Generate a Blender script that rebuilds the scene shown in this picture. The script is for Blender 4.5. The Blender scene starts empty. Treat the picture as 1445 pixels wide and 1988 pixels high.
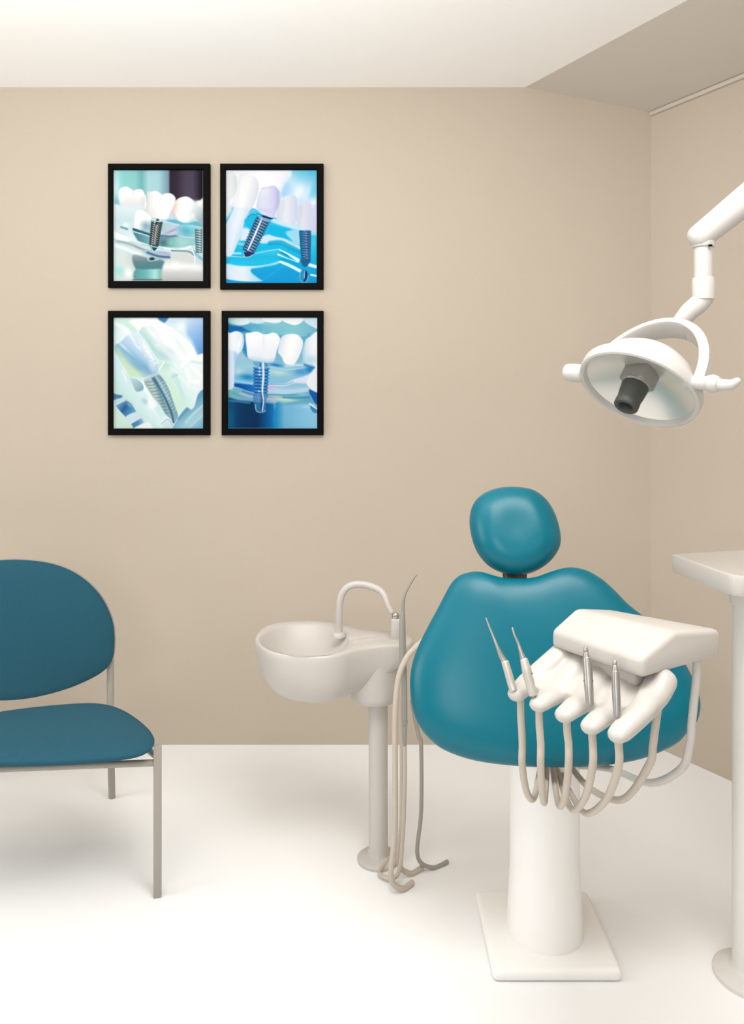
import bpy, bmesh, math, random
import numpy as np
from mathutils import Vector, Matrix, Quaternion

# ---------------------------------------------------------------- camera, world, lights, exposure
C = bpy.context.scene.collection
SC = bpy.context.scene
F, W, H = 1500.0, 1445.0, 1988.0          # focal length and frame in pixels
HOR = 800.0                               # pixel row of the horizon
D = 3.055                                 # camera to picture wall, metres
EYE = 1.3157                              # eye height
cam = bpy.data.cameras.new('camera'); cam_o = bpy.data.objects.new('camera', cam); C.objects.link(cam_o)
cam.sensor_fit = 'HORIZONTAL'; cam.sensor_width = 36.0; cam.lens = 36.0*F/W
cam.shift_y = -(H/2-HOR)/W
cam.clip_start = .05
cam_o.location = (0, 0, EYE); cam_o.rotation_euler = (math.pi/2, 0, 0)
SC.camera = cam_o

SC.view_settings.view_transform = 'Standard'; SC.view_settings.look = 'None'
SC.view_settings.gamma = 1.0; SC.view_settings.use_curve_mapping = False
SC.view_settings.exposure = 0.25

world = bpy.data.worlds.new('world'); SC.world = world; world.use_nodes = True
world.node_tree.nodes['Background'].inputs[0].default_value = (1.0, .985, .965, 1)
world.node_tree.nodes['Background'].inputs[1].default_value = .24

def area(name, loc, target, sx, sy, power, col):
    l = bpy.data.lights.new(name, 'AREA'); l.shape = 'RECTANGLE'; l.size = sx; l.size_y = sy; l.energy = power; l.color = col
    o = bpy.data.objects.new(name, l); C.objects.link(o); o.location = loc
    o.rotation_euler = (Vector(target)-Vector(loc)).to_track_quat('-Z', 'Y').to_euler()
    return o
WARM = (1.0, .975, .945)
area('ceiling_panel_light', (.38, .85, 2.56), (.38, 1.05, 0), 1.2, .9, 33, WARM)
area('added_ceiling_uplight', (-.7, 1.3, 2.12), (-.7, 1.5, 2.6), 1.6, .5, 19, WARM)  # made-up unseen uplight, added to whiten the flat ceiling
area('left_soft_light', (-3.3, 1.0, 1.65), (0, 2.0, 1.1), 1.5, 1.5, 30, WARM)  # unseen soft area light, added for the highlight on the chair back's left edge
area('front_soft_light', (-.7, -1.5, 1.75), (.1, 3.0, 1.45), 1.3, 1.2, 24, WARM)  # unseen frontal soft light, added to brighten the middle of the wall
area('right_soft_light', (1.5, -1.0, 1.75), (.3, 2.6, 1.0), .8, 1.0, 5, WARM)  # unseen soft light at front right, added for the headrest's right highlight

# ---------------------------------------------------------------- helpers
def P(px, py, d):
    """the point at depth d seen at that pixel"""
    return Vector(((px-W/2)*d/F, d, EYE+(HOR-py)*d/F))
def on_plane(px, py, o, n):
    r = Vector(((px-W/2)/F, 1, (HOR-py)/F)); e = Vector((0, 0, EYE))
    return e+r*((Vector(o)-e).dot(n)/r.dot(n))
def on_z(px, py, z): return on_plane(px, py, (0, 0, z), Vector((0, 0, 1)))

def mat(name, col, rough=.45, metal=0., spec=.5, bump=None, vary=0., coat=0., sheen=0.):
    m = bpy.data.materials.new(name); m.use_nodes = True; nt = m.node_tree; b = nt.nodes['Principled BSDF']
    b.inputs['Base Color'].default_value = (*col, 1); b.inputs['Roughness'].default_value = rough
    b.inputs['Metallic'].default_value = metal; b.inputs['Specular IOR Level'].default_value = spec
    if coat: b.inputs['Coat Weight'].default_value = coat; b.inputs['Coat Roughness'].default_value = .25
    if sheen: b.inputs['Sheen Weight'].default_value = sheen
    if bump or vary:
        tc = nt.nodes.new('ShaderNodeTexCoord')
    if bump:
        sc, st, detail = bump
        n = nt.nodes.new('ShaderNodeTexNoise'); n.inputs['Scale'].default_value = sc; n.inputs['Detail'].default_value = detail
        bp = nt.nodes.new('ShaderNodeBump'); bp.inputs['Strength'].default_value = st; bp.inputs['Distance'].default_value = .002
        nt.links.new(tc.outputs['Object'], n.inputs['Vector']); nt.links.new(n.outputs['Fac'], bp.inputs['Height']); nt.links.new(bp.outputs['Normal'], b.inputs['Normal'])
        if vary:
            r = nt.nodes.new('ShaderNodeMapRange'); r.inputs['To Min'].default_value = 1-vary; r.inputs['To Max'].default_value = 1+vary
            mx = nt.nodes.new('ShaderNodeMix'); mx.data_type = 'RGBA'; mx.blend_type = 'MULTIPLY'; mx.inputs['Factor'].default_value = 1
            mx.inputs['A'].default_value = (*col, 1)
            nt.links.new(n.outputs['Fac'], r.inputs['Value']); nt.links.new(r.outputs['Result'], mx.inputs['B']); nt.links.new(mx.outputs['Result'], b.inputs['Base Color'])
    return m
M = {
 'wall': mat('beige_wall_paint', (.50, .435, .355), .85, spec=.2, bump=(160, .12, 3), vary=.03),
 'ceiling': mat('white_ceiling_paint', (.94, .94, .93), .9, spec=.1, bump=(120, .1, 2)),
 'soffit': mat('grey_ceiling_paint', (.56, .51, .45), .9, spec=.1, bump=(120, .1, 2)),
 'floor': mat('white_vinyl_floor', (.86, .86, .855), .7, spec=.15, bump=(60, .02, 2)),
 'white': mat('white_moulded_plastic', (.500, .472, .438), .34, spec=.45),
 'lampwhite': mat('white_enamel', (.525, .505, .478), .3, spec=.5),
 'cream': mat('cream_rubber_hose', (.50, .44, .37), .5, spec=.3),
 'teal': mat('teal_vinyl', (.0005, .128, .178), .33, spec=.30, bump=(900, .03, 2)),
 'fabric': mat('blue_woven_fabric', (.023, .094, .136), .95, spec=.08, bump=(600, .45, 3), vary=.38, sheen=.03),
 'greyframe': mat('grey_powder_coat', (.33, .305, .265), .45, spec=.4),
 'steel': mat('satin_steel', (.40, .385, .36), .36, metal=.8),
 'wandgrey': mat('grey_green_plastic', (.27, .265, .235), .4),
 'darkgrey': mat('dark_grey_plastic', (.045, .047, .043), .55),
 'midgrey': mat('grey_cast_metal', (.26, .25, .23), .4, metal=.3, bump=(300, .25, 3), vary=.25),
 'black': mat('black_frame_lacquer', (.003, .003, .0028), .6, spec=.05),
 'hole': mat('hole_shade_black', (.004, .004, .004), .9, spec=.1),  # near-black colour standing in for the shade inside openings
 'reflector': mat('satin_reflector', (.74, .735, .68), .28, metal=.55),
 'bracket': mat('bronze_grey_metal', (.10, .085, .07), .35, metal=.6),
 'basewhite': mat('white_base_enamel', (.86, .845, .82), .45, spec=.3),
 'poleg': mat('pale_grey_enamel', (.62, .605, .565), .4),
}
def print_mat():
    m = bpy.data.materials.new('glossy_photo_print'); m.use_nodes = True; nt = m.node_tree; b = nt.nodes['Principled BSDF']
    a = nt.nodes.new('ShaderNodeAttribute'); a.attribute_name = 'ink'
    nt.links.new(a.outputs['Color'], b.inputs['Base Color']); b.inputs['Roughness'].default_value = .5; b.inputs['Specular IOR Level'].default_value = .06
    return m
M['print'] = print_mat()

def tag(o, label=None, cat=None, group=None, kind=None):
    if label: o['label'] = label
    if cat: o['category'] = cat
    if group: o['group'] = group
    if kind: o['kind'] = kind
    return o
def thing(name, loc, label, cat, group=None):
    o = bpy.data.objects.new(name, None); C.objects.link(o); o.location = loc; o.empty_display_size = .05
    return tag(o, label, cat, group)
def origin_of(o):
    v = Vector((0, 0, 0))
    while o: v += o.location; o = o.parent
    return v
def obj(name, verts, faces, m, parent=None, angle=40, loc=None, smooth=True):
    """one mesh object; vertices come in world coordinates"""
    base = origin_of(parent) if parent else Vector(loc or (0, 0, 0))
    me = bpy.data.meshes.new(name)
    me.from_pydata([tuple(Vector(v)-base) for v in verts], [], faces)
    bm = bmesh.new(); bm.from_mesh(me); bmesh.ops.recalc_face_normals(bm, faces=bm.faces); bm.to_mesh(me); bm.free()
    me.validate(); me.update()
    if smooth:
        me.shade_smooth()
        if angle: me.set_sharp_from_angle(angle=math.radians(angle))
    me.materials.append(m)
    o = bpy.data.objects.new(name, me); C.objects.link(o)
    if parent: o.parent = parent
    else: o.location = base
    return o
def join(*vf):
    V, Fc = [], []
    for v, f in vf:
        n = len(V); V += list(v); Fc += [tuple(i+n for i in q) for q in f]
    return V, Fc
def spl(p, k=8, closed=False):
    p = [Vector(q) for q in p]; n = len(p); out = []
    for i in range(n if closed else n-1):
        if closed: a, b, c, d = p[i-1], p[i], p[(i+1) % n], p[(i+2) % n]
        else: a, b, c, d = p[max(i-1, 0)], p[i], p[i+1], p[min(i+2, n-1)]
        for j in range(k):
            t = j/k; out.append(.5*(2*b+(c-a)*t+(2*a-5*b+4*c-d)*t*t+(3*b-a-3*c+d)*t**3))
    if not closed: out.append(p[-1])
    return out
def tube(pts, rad, segs=18, k=8, cap=0., squash=1.0, up=None):
    """swept round section; rad a number or one per control point; cap>0 rounds the ends"""
    q = spl(pts, k) if k > 1 else [Vector(p) for p in pts]
    n = len(q)
    r = [rad]*n if isinstance(rad, (int, float)) else list(np.interp(np.linspace(0, len(rad)-1, n), range(len(rad)), rad))
    tg = [(q[min(i+1, n-1)]-q[max(i-1, 0)]).normalized() for i in range(n)]
    if cap:
        def ends(p, t, rr): return [(p+t*rr*cap*math.sin(a), rr*math.cos(a)) for a in (.4, .8, 1.15, 1.4)]
        e1 = ends(q[-1], tg[-1], r[-1]); e0 = ends(q[0], -tg[0], r[0])
        q = [e[0] for e in reversed(e0)]+q+[e[0] for e in e1]
        r = [e[1] for e in reversed(e0)]+r+[e[1] for e in e1]
        tg = [tg[0]]*4+tg+[tg[-1]]*4
        n = len(q)
    u = Vector(up) if up else (Vector((0, 0, 1)) if abs(tg[0].z) < .9 else Vector((0, 1, 0)))
    V, Fc = [], []
    u = (u-tg[0]*u.dot(tg[0])).normalized()
    for i in range(n):
        u = (u-tg[i]*u.dot(tg[i])).normalized(); w = tg[i].cross(u)
        for j in range(segs):
            a = 2*math.pi*j/segs; V.append(q[i]+(u*math.cos(a)*squash+w*math.sin(a))*r[i])
    for i in range(n-1):
        for j in range(segs):
            Fc.append((i*segs+j, i*segs+(j+1) % segs, (i+1)*segs+(j+1) % segs, (i+1)*segs+j))
    Fc.append(tuple(range(segs))); Fc.append(tuple((n-1)*segs+j for j in reversed(range(segs))))
    return V, Fc
def lathe(o, axis, prof, segs=48, caps=True):
    """prof: (radius, distance along axis)"""
    o = Vector(o); ax = Vector(axis).normalized()
    u = ax.cross(Vector((0, 0, 1)) if abs(ax.z) < .9 else Vector((0, 1, 0))).normalized(); w = ax.cross(u)
    V, Fc = [], []
    for r, h in prof:
        for j in range(segs):
            a = 2*math.pi*j/segs; V.append(o+ax*h+(u*math.cos(a)+w*math.sin(a))*max(r, 1e-5))
    for i in range(len(prof)-1):
        for j in range(segs):
            Fc.append((i*segs+j, i*segs+(j+1) % segs, (i+1)*segs+(j+1) % segs, (i+1)*segs+j))
    if caps:
        Fc.append(tuple(range(segs))); Fc.append(tuple((len(prof)-1)*segs+j for j in reversed(range(segs))))
    return V, Fc
def rounded_rod(o, axis, r, L, b=.003, segs=32):
    return lathe(o, axis, [(0, 0), (r-b, 0), (r-b*.3, b*.3), (r, b), (r, L-b), (r-b*.3, L-b*.3), (r-b, L), (0, L)], segs, False)
def pillow(loop, n, front, back, rings=16, pf=2.2, qf=2.0, shape=None, center=None):
    """cushion: a closed 3-D outline in a plane, bulging `front` along n and `back` against it"""
    loop = [Vector(p) for p in loop]; c = Vector(center) if center else sum(loop, Vector())/len(loop); n = Vector(n).normalized(); m = len(loop)
    ss = [math.sin(math.pi/2*(i+1)/rings) for i in range(rings)]
    V, Fc = [], []
    def side(t, sg):
        idx = []
        for s in ss[:-1]:
            hgt = t*max(0, 1-s**pf)**(1/qf)
            ring = []
            for p in loop:
                q = c+(p-c)*s
                V.append(q+n*sg*(hgt+(shape(q, s) if shape and sg > 0 else 0))); ring.append(len(V)-1)
            idx.append(ring)
        V.append(c+n*sg*(t+(shape(c, 0) if shape and sg > 0 else 0))); return idx, len(V)-1
    fr, fc = side(front, 1); bk, bc = side(back, -1)
    e = []
    for p in loop: V.append(p); e.append(len(V)-1)
    for rings_, cc in ((fr+[e], fc), (bk+[e], bc)):
        for j in range(m): Fc.append((cc, rings_[0][j], rings_[0][(j+1) % m]))
        for a, b in zip(rings_[:-1], rings_[1:]):
            for j in range(m): Fc.append((a[j], b[j], b[(j+1) % m], a[(j+1) % m]))
    return V, Fc
def solid(polys_bottom, polys_top, bev=.006, seg=3):
    """prism between two matching loops with all edges rounded"""
    n = len(polys_bottom); bm = bmesh.new()
    a = [bm.verts.new(p) for p in polys_bottom]; b = [bm.verts.new(p) for p in polys_top]
    bm.faces.new(a); bm.faces.new(list(reversed(b)))
    for i in range(n): bm.faces.new((a[i], b[i], b[(i+1) % n], a[(i+1) % n]))
    bmesh.ops.recalc_face_normals(bm, faces=bm.faces)
    if bev: bmesh.ops.bevel(bm, geom=list(bm.edges)+list(bm.verts), offset=bev, segments=seg, profile=.5, affect='EDGES', clamp_overlap=True)
    bm.verts.index_update()
    V = [v.co.copy() for v in bm.verts]; Fc = [tuple(v.index for v in f.verts) for f in bm.faces]; bm.free()
    return V, Fc
def box(lo, hi, bev=.004, seg=2):
    x0, y0, z0 = lo; x1, y1, z1 = hi
    q = [(x0, y0), (x1, y0), (x1, y1), (x0, y1)]
    return solid([Vector((x, y, z0)) for x, y in q], [Vector((x, y, z1)) for x, y in q], bev, seg)
def obox(c, ax, ay, az, bev=.004, seg=3):
    """box with half-axes"""
    c = Vector(c)
    lo = [c+ax*i+ay*j-az for i, j in ((-1, -1), (1, -1), (1, 1), (-1, 1))]
    return solid(lo, [p+az*2 for p in lo], bev, seg)
def fuse(vfs, voxel, smooth_it=6):
    """melt several closed shapes into one smooth skin (voxel remesh, then relaxed)"""
    V, Fc = join(*vfs)
    me = bpy.data.meshes.new('melt'); me.from_pydata([tuple(v) for v in V], [], Fc)
    bm = bmesh.new(); bm.from_mesh(me); bmesh.ops.recalc_face_normals(bm, faces=bm.faces); bm.to_mesh(me); bm.free()
    o = bpy.data.objects.new('melt', me); C.objects.link(o)
    r = o.modifiers.new('remesh', 'REMESH'); r.mode = 'VOXEL'; r.voxel_size = voxel
    s = o.modifiers.new('smooth', 'SMOOTH'); s.factor = .5; s.iterations = smooth_it
    dg = bpy.context.evaluated_depsgraph_get(); ev = o.evaluated_get(dg); m2 = bpy.data.meshes.new_from_object(ev)
    out = [v.co.copy() for v in m2.vertices], [tuple(p.vertices) for p in m2.polygons]
    bpy.data.objects.remove(o); bpy.data.meshes.remove(me); bpy.data.meshes.remove(m2)
    return out
# ---------------------------------------------------------------- photographic prints (flat pictures, painted vertex by vertex)
class Pic:
    NX, NY = 180, 222
    def __init__(s, x0, y0, x1, y1):
        s.X, s.Y = np.meshgrid(np.linspace(x0, x1, s.NX), np.linspace(y0, y1, s.NY))
        s.C = np.zeros((s.NY, s.NX, 3)) + 255.
    def mix(s, a, c):
        s.C = s.C*(1-a[..., None]) + np.asarray(c, float)*a[..., None]
    @staticmethod
    def spline(p, closed, k=7):
        p = np.asarray(p, float); n = len(p); out = []
        for i in range(n if closed else n-1):
            if closed: a, b, c, d = p[i-1], p[i], p[(i+1) % n], p[(i+2) % n]
            else: a, b, c, d = p[max(i-1, 0)], p[i], p[i+1], p[min(i+2, n-1)]
            for t in np.linspace(0, 1, k, endpoint=False):
                out.append(.5*(2*b+(c-a)*t+(2*a-5*b+4*c-d)*t*t+(3*b-a-3*c+d)*t**3))
        if not closed: out.append(p[-1])
        return np.array(out)
    def dist(s, q, closed):
        best = np.full(s.X.shape, 1e18); inside = np.zeros(s.X.shape, bool); tt = np.zeros(s.X.shape)
        n = len(q); m = n if closed else n-1
        for i in range(m):
            ax, ay = q[i]; bx, by = q[(i+1) % n]; dx, dy = bx-ax, by-ay
            L = dx*dx+dy*dy+1e-9
            t = np.clip(((s.X-ax)*dx+(s.Y-ay)*dy)/L, 0, 1)
            d = (s.X-ax-t*dx)**2+(s.Y-ay-t*dy)**2
            k = d < best
            best[k] = d[k]; tt[k] = (i+t[k])/m
            if closed and ay != by:
                c = ((ay > s.Y) != (by > s.Y)) & (s.X < dx*(s.Y-ay)/dy+ax)
                inside ^= c
        d = np.sqrt(best)
        return (np.where(inside, -d, d) if closed else d), tt
    def fill(s, f):
        if isinstance(f[0], (int, float)): return np.zeros(s.C.shape)+np.array(f, float)
        (x0, y0, x1, y1), st = f
        t = ((s.X-x0)*(x1-x0)+(s.Y-y0)*(y1-y0))/((x1-x0)**2+(y1-y0)**2)
        ks = [k for k, c in st]
        return np.stack([np.interp(t, ks, [c[i] for k, c in st]) for i in range(3)], -1)
    def bg(s, f): s.C = s.fill(f)
    def poly(s, pts, f, soft=9, a=1., smooth=True):
        q = s.spline(pts, True) if smooth else np.asarray(pts, float)
        d, _ = s.dist(q, True)
        al = np.clip(.5-d/(2*soft), 0, 1); al = al*al*(3-2*al)*a
        s.mix(al, s.fill(f))
    def line(s, pts, w, f, soft=6, a=1.):
        d, t = s.dist(s.spline(pts, False), False)
        ww = w if isinstance(w, (int, float)) else np.interp(t, np.linspace(0, 1, len(w)), w)
        al = np.clip(.5-(d-ww/2)/(2*soft), 0, 1); al = al*al*(3-2*al)*a
        s.mix(al, s.fill(f))
    def blob(s, x, y, rx, ry, c, a=1., rot=0):
        k = math.radians(rot); u = (s.X-x)*math.cos(k)+(s.Y-y)*math.sin(k); v = -(s.X-x)*math.sin(k)+(s.Y-y)*math.cos(k)
        s.mix(a*np.exp(-(u/rx)**2-(v/ry)**2), np.array(c, float)+0*s.C)
    def screw(s, x0, y0, x1, y1, w0, w1, n, dark, mid, hi, hl=.0, hw=.14, a=1., slant=.25, wob=.1, prof=None):
        L = math.hypot(x1-x0, y1-y0); ux, uy = (x1-x0)/L, (y1-y0)/L
        t = ((s.X-x0)*ux+(s.Y-y0)*uy)/L; v = -(s.X-x0)*uy+(s.Y-y0)*ux
        w = w0+(w1-w0)*np.clip(t, 0, 1)
        ph = np.sin(2*math.pi*(t*n+slant*v/w))
        q = np.abs(v)/(w*(1+wob*(ph-.3)))
        m = np.clip((1.06-q)/.16, 0, 1)*np.clip(t*L/8+.5, 0, 1)*np.clip((1-t)*L/8+.5, 0, 1)*a
        z = v/w
        sh = np.clip(1-np.abs(z)**1.5, 0, 1)
        base = np.array(dark)*1.+(np.array(mid)-np.array(dark))*np.clip(.5+.6*ph, 0, 1)[..., None]*(.35+.65*sh[..., None])
        h = np.exp(-((z-hl)/hw)**2)*np.clip(.55+.45*ph, 0, 1)
        base = base*(1-h[..., None])+np.array(hi, float)*h[..., None]
        s.mix(m, base)

def print_dark_teal():
    p = Pic(128, 157, 1278, 1570)
    p.bg(((128, 0, 1278, 0), [(0, (165, 222, 222)), (.12, (140, 208, 208)), (.24, (140, 203, 205)), (.31, (112, 178, 184)), (.39, (170, 212, 222)), (.5, (165, 207, 218)), (.57, (135, 172, 188)), (.61, (120, 150, 168)), (.63, (44, 34, 50)), (.7, (52, 38, 54)), (.8, (72, 66, 84)), (.88, (74, 68, 88)), (.95, (38, 34, 48)), (1, (8, 6, 14))]))
    p.poly([(100, 560), (300, 600), (560, 560), (900, 560), (1300, 640), (1300, 1600), (100, 1600)], ((0, 560, 0, 1570), [(0, (196, 222, 228)), (.35, (170, 205, 212)), (.6, (205, 225, 228)), (.85, (190, 205, 208)), (1, (165, 180, 182))]), 30)
    p.blob(150, 380, 45, 160, (215, 240, 242), .8)
    p.blob(165, 560, 50, 70, (110, 185, 200), .8)
    # back gum, clear resin
    p.poly([(100, 620), (230, 610), (420, 640), (560, 700), (620, 760), (560, 860), (420, 960), (330, 1010), (200, 950), (100, 1010)], ((0, 600, 0, 1000), [(0, (222, 236, 240)), (.5, (196, 220, 228)), (1, (214, 232, 238))]), 16)
    p.poly([(420, 690), (490, 660), (560, 710), (620, 780), (590, 850), (500, 890), (430, 900), (390, 850)], (246, 250, 248), 24)
    p.blob(540, 860, 70, 60, (120, 160, 182), .85)
    p.poly([(380, 910), (600, 960), (760, 985), (1000, 990), (1180, 1000), (1180, 1100), (980, 1140), (760, 1130), (540, 1110), (430, 1040)], ((380, 0, 1180, 0), [(0, (70, 120, 132)), (.25, (110, 165, 180)), (.5, (100, 140, 158)), (.75, (150, 205, 212)), (1, (140, 195, 205))]), 16)
    p.poly([(760, 820), (900, 810), (1060, 850), (1180, 900), (1180, 1000), (980, 990), (800, 975), (740, 900)], ((760, 0, 1180, 0), [(0, (165, 200, 208)), (.35, (190, 205, 220)), (.7, (120, 196, 214)), (1, (150, 205, 214))]), 14)
    p.blob(870, 930, 95, 14, (178, 140, 190), .85, -24)
    p.line([(740, 990), (850, 1000), (960, 985)], 26, (82, 118, 138), 8, .9)
    p.line([(940, 980), (1060, 1010), (1180, 1020)], 14, (205, 215, 232), 8)
    p.blob(1050, 930, 100, 60, (70, 165, 190), .6, 10); p.blob(1110, 860, 90, 30, (130, 215, 225), .8, 10)
    p.poly([(800, 800), (880, 780), (960, 800), (1060, 830), (1180, 810), (1278, 850), (1278, 880), (1120, 850), (980, 850), (860, 830)], (96, 178, 200), 10)
    p.line([(610, 780), (740, 800), (900, 840), (960, 850)], 18, (190, 218, 235), 7)
    p.blob(780, 1080, 60, 40, (60, 95, 100), .8); p.blob(870, 1080, 70, 40, (120, 195, 180), .9); p.blob(1020, 1070, 90, 40, (170, 205, 200), .8)
    p.poly([(125, 935), (320, 1010), (340, 1060), (200, 1050), (125, 1010)], (238, 246, 247), 10)
    p.line([(380, 905), (480, 940), (590, 975)], 26, (40, 90, 104), 6); p.line([(370, 935), (480, 965), (590, 1000)], 14, (180, 222, 232), 5)
    p.line([(225, 880), (300, 905)], 26, (96, 150, 160), 8); p.blob(280, 850, 40, 30, (232, 244, 248), .9)
    p.poly([(360, 960), (420, 1040), (380, 1040), (330, 1060)], (214, 238, 240), 12)
    p.line([(130, 1010), (300, 1030), (460, 1075), (620, 1120), (780, 1145), (900, 1170), (1010, 1160), (1110, 1130)], [20, 22, 16, 12, 18, 26, 20, 30], (226, 246, 250), 6)
    p.line([(180, 1060), (330, 1095), (500, 1165), (660, 1195)], 30, (150, 165, 172), 14, .8)
    p.line([(400, 1120), (520, 1170)], 16, (170, 130, 168), 10, .7)
    p.line([(128, 1110), (260, 1150), (380, 1200), (480, 1225)], [50, 45, 40, 20], (232, 244, 246), 14)
    p.poly([(500, 1180), (680, 1180), (860, 1210), (900, 1270), (800, 1310), (680, 1290), (560, 1240)], (150, 200, 216), 14)
    p.line([(560, 1205), (700, 1250), (840, 1265)], 26, (92, 92, 130), 10); p.line([(720, 1205), (850, 1230)], 24, (190, 165, 205), 10)
    p.line([(690, 1300), (790, 1300)], 14, (176, 214, 230), 8)
    p.poly([(860, 1190), (1000, 1180), (1140, 1190), (1278, 1330), (1278, 1400), (1080, 1360), (900, 1330)], (206, 214, 214), 14)
    p.line([(870, 1180), (1010, 1185), (1100, 1195), (1160, 1240)], 18, (110, 140, 146), 8)
    p.line([(1150, 1190), (1220, 1260), (1278, 1300)], 34, (120, 190, 220), 12); p.line([(1130, 1170), (1160, 1230), (1170, 1350)], 12, (235, 248, 250), 8)
    # blurred teeth below
    p.poly([(100, 1180), (250, 1180), (350, 1230), (380, 1380), (400, 1450), (380, 1570), (100, 1600)], ((128, 0, 400, 0), [(0, (205, 228, 228)), (.5, (214, 224, 224)), (1, (190, 206, 208))]), 20)
    p.blob(200, 1440, 90, 60, (150, 222, 222), .8); p.blob(320, 1470, 60, 80, (245, 247, 246), .95)
    p.poly([(370, 1240), (560, 1270), (770, 1310), (770, 1420), (600, 1420), (420, 1420)], ((0, 1240, 0, 1420), [(0, (150, 160, 168)), (.5, (92, 130, 138)), (1, (70, 130, 138))]), 14)
    p.poly([(410, 1420), (560, 1425), (760, 1420), (760, 1540), (560, 1560), (390, 1540)], ((400, 0, 770, 0), [(0, (90, 155, 160)), (.4, (110, 180, 182)), (.7, (170, 225, 222)), (.95, (110, 165, 168)), (1, (70, 110, 116))]), 14)
    p.line([(380, 1555), (560, 1555), (770, 1555)], 22, (92, 108, 112), 10)
    p.poly([(790, 1310), (1000, 1320), (1278, 1390), (1278, 1600), (780, 1600)], ((0, 1310, 0, 1570), [(0, (214, 220, 220)), (.3, (240, 241, 240)), (.55, (206, 208, 208)), (1, (178, 184, 184))]), 22)
    p.blob(920, 1370, 50, 40, (248, 250, 250), .9); p.blob(1200, 1400, 90, 40, (228, 238, 240), .8)
    # implants
    p.screw(1215, 900, 1220, 1210, 52, 44, 10, (60, 85, 92), (150, 190, 196), (190, 220, 224), -.3, .3, .9)
    p.screw(682, 800, 640, 1120, 78, 62, 12, (24, 30, 34), (140, 150, 150), (220, 224, 222), .3, .2, 1, .7, .06)
    p.line([(690, 780), (660, 900), (640, 1150)], [26, 22, 26, 34], (20, 28, 32), 8)
    p.line([(700, 770), (690, 800)], 30, (50, 60, 64), 6)
    p.screw(685, 850, 648, 1110, 26, 22, 8, (60, 70, 72), (190, 198, 196), (240, 240, 238), .2, .4, .8, .8)
    p.poly([(600, 1110), (690, 1120), (670, 1170), (640, 1185), (610, 1160)], (40, 62, 70), 8)
    p.line([(610, 1110), (620, 1165), (650, 1190), (690, 1160)], 10, (200, 225, 232), 5)
    p.poly([(595, 1270), (645, 1270), (640, 1305), (600, 1305)], (26, 62, 66), 6); p.line([(560, 1270), (580, 1310), (660, 1305), (700, 1290)], 8, (220, 232, 235), 5)
    p.line([(600, 795), (700, 810), (770, 800)], 12, (170, 228, 232), 5)
    p.line([(560, 1105), (640, 1130), (760, 1150)], 12, (150, 215, 230), 5)
    # teeth
    W = (250, 251, 251)
    p.poly([(1180, 570), (1230, 540), (1300, 525), (1300, 840), (1240, 850), (1190, 780), (1150, 680)], ((1150, 600, 1278, 760), [(0, (236, 232, 230)), (.5, (196, 208, 214)), (1, (150, 175, 186))]), 12)
    p.blob(1240, 580, 40, 40, (246, 248, 250), .8)
    p.poly([(860, 640), (920, 620), (960, 760), (880, 780), (830, 760)], (196, 206, 226), 14)
    p.blob(1130, 730, 40, 50, (236, 240, 244), .9)
    p.poly([(920, 545), (980, 505), (1050, 490), (1110, 510), (1160, 560), (1170, 610), (1130, 690), (1110, 780), (1060, 815), (1000, 815), (950, 780), (900, 690), (880, 620)], ((880, 600, 1170, 690), [(0, (226, 205, 200)), (.2, (236, 232, 230)), (.5, (250, 250, 250)), (1, (214, 226, 232))]), 9)
    p.blob(905, 640, 30, 70, (238, 190, 175), .7); p.blob(1060, 780, 60, 40, (246, 240, 240), .7)
    p.poly([(190, 470), (205, 400), (250, 370), (300, 365), (350, 395), (385, 415), (430, 398), (490, 405), (525, 460), (530, 530), (540, 640), (440, 640), (330, 630), (230, 620), (205, 560)], ((0, 370, 0, 640), [(0, W), (.45, (238, 240, 240)), (.8, (222, 226, 228)), (1, (214, 232, 238))]), 9)
    p.blob(240, 480, 50, 60, (252, 252, 252), .6); p.blob(375, 440, 12, 40, (215, 218, 220), .7, 20); p.blob(500, 560, 30, 80, (214, 214, 218), .6)
    p.poly([(560, 430), (600, 430), (660, 420), (710, 440), (745, 465), (800, 450), (860, 452), (910, 490), (920, 540), (890, 620), (850, 690), (820, 760), (740, 780), (660, 760), (590, 720), (555, 690), (553, 600), (552, 480)], ((552, 0, 920, 0), [(0, (214, 210, 212)), (.12, (232, 230, 231)), (.4, (250, 251, 252)), (.62, (244, 248, 250)), (.85, (240, 246, 250)), (1, (222, 228, 236))]), 8)
    p.line([(745, 470), (720, 540), (715, 590)], [10, 22, 14], (216, 218, 222), 12, .8); p.blob(690, 520, 20, 60, W, .9); p.blob(640, 700, 90, 50, (226, 222, 226), .7, 20); p.blob(760, 700, 70, 60, (244, 248, 252), .6)
    p.line([(535, 480), (540, 560), (535, 640)], 10, (248, 252, 252), 6)
    p.line([(132, 157), (132, 1570)], 8, (228, 238, 240), 4, .8); p.line([(1274, 157), (1274, 1570)], 8, (200, 205, 205), 4, .7); p.line([(128, 1566), (1278, 1566)], 10, (225, 228, 228), 4, .8)
    return p

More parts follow.
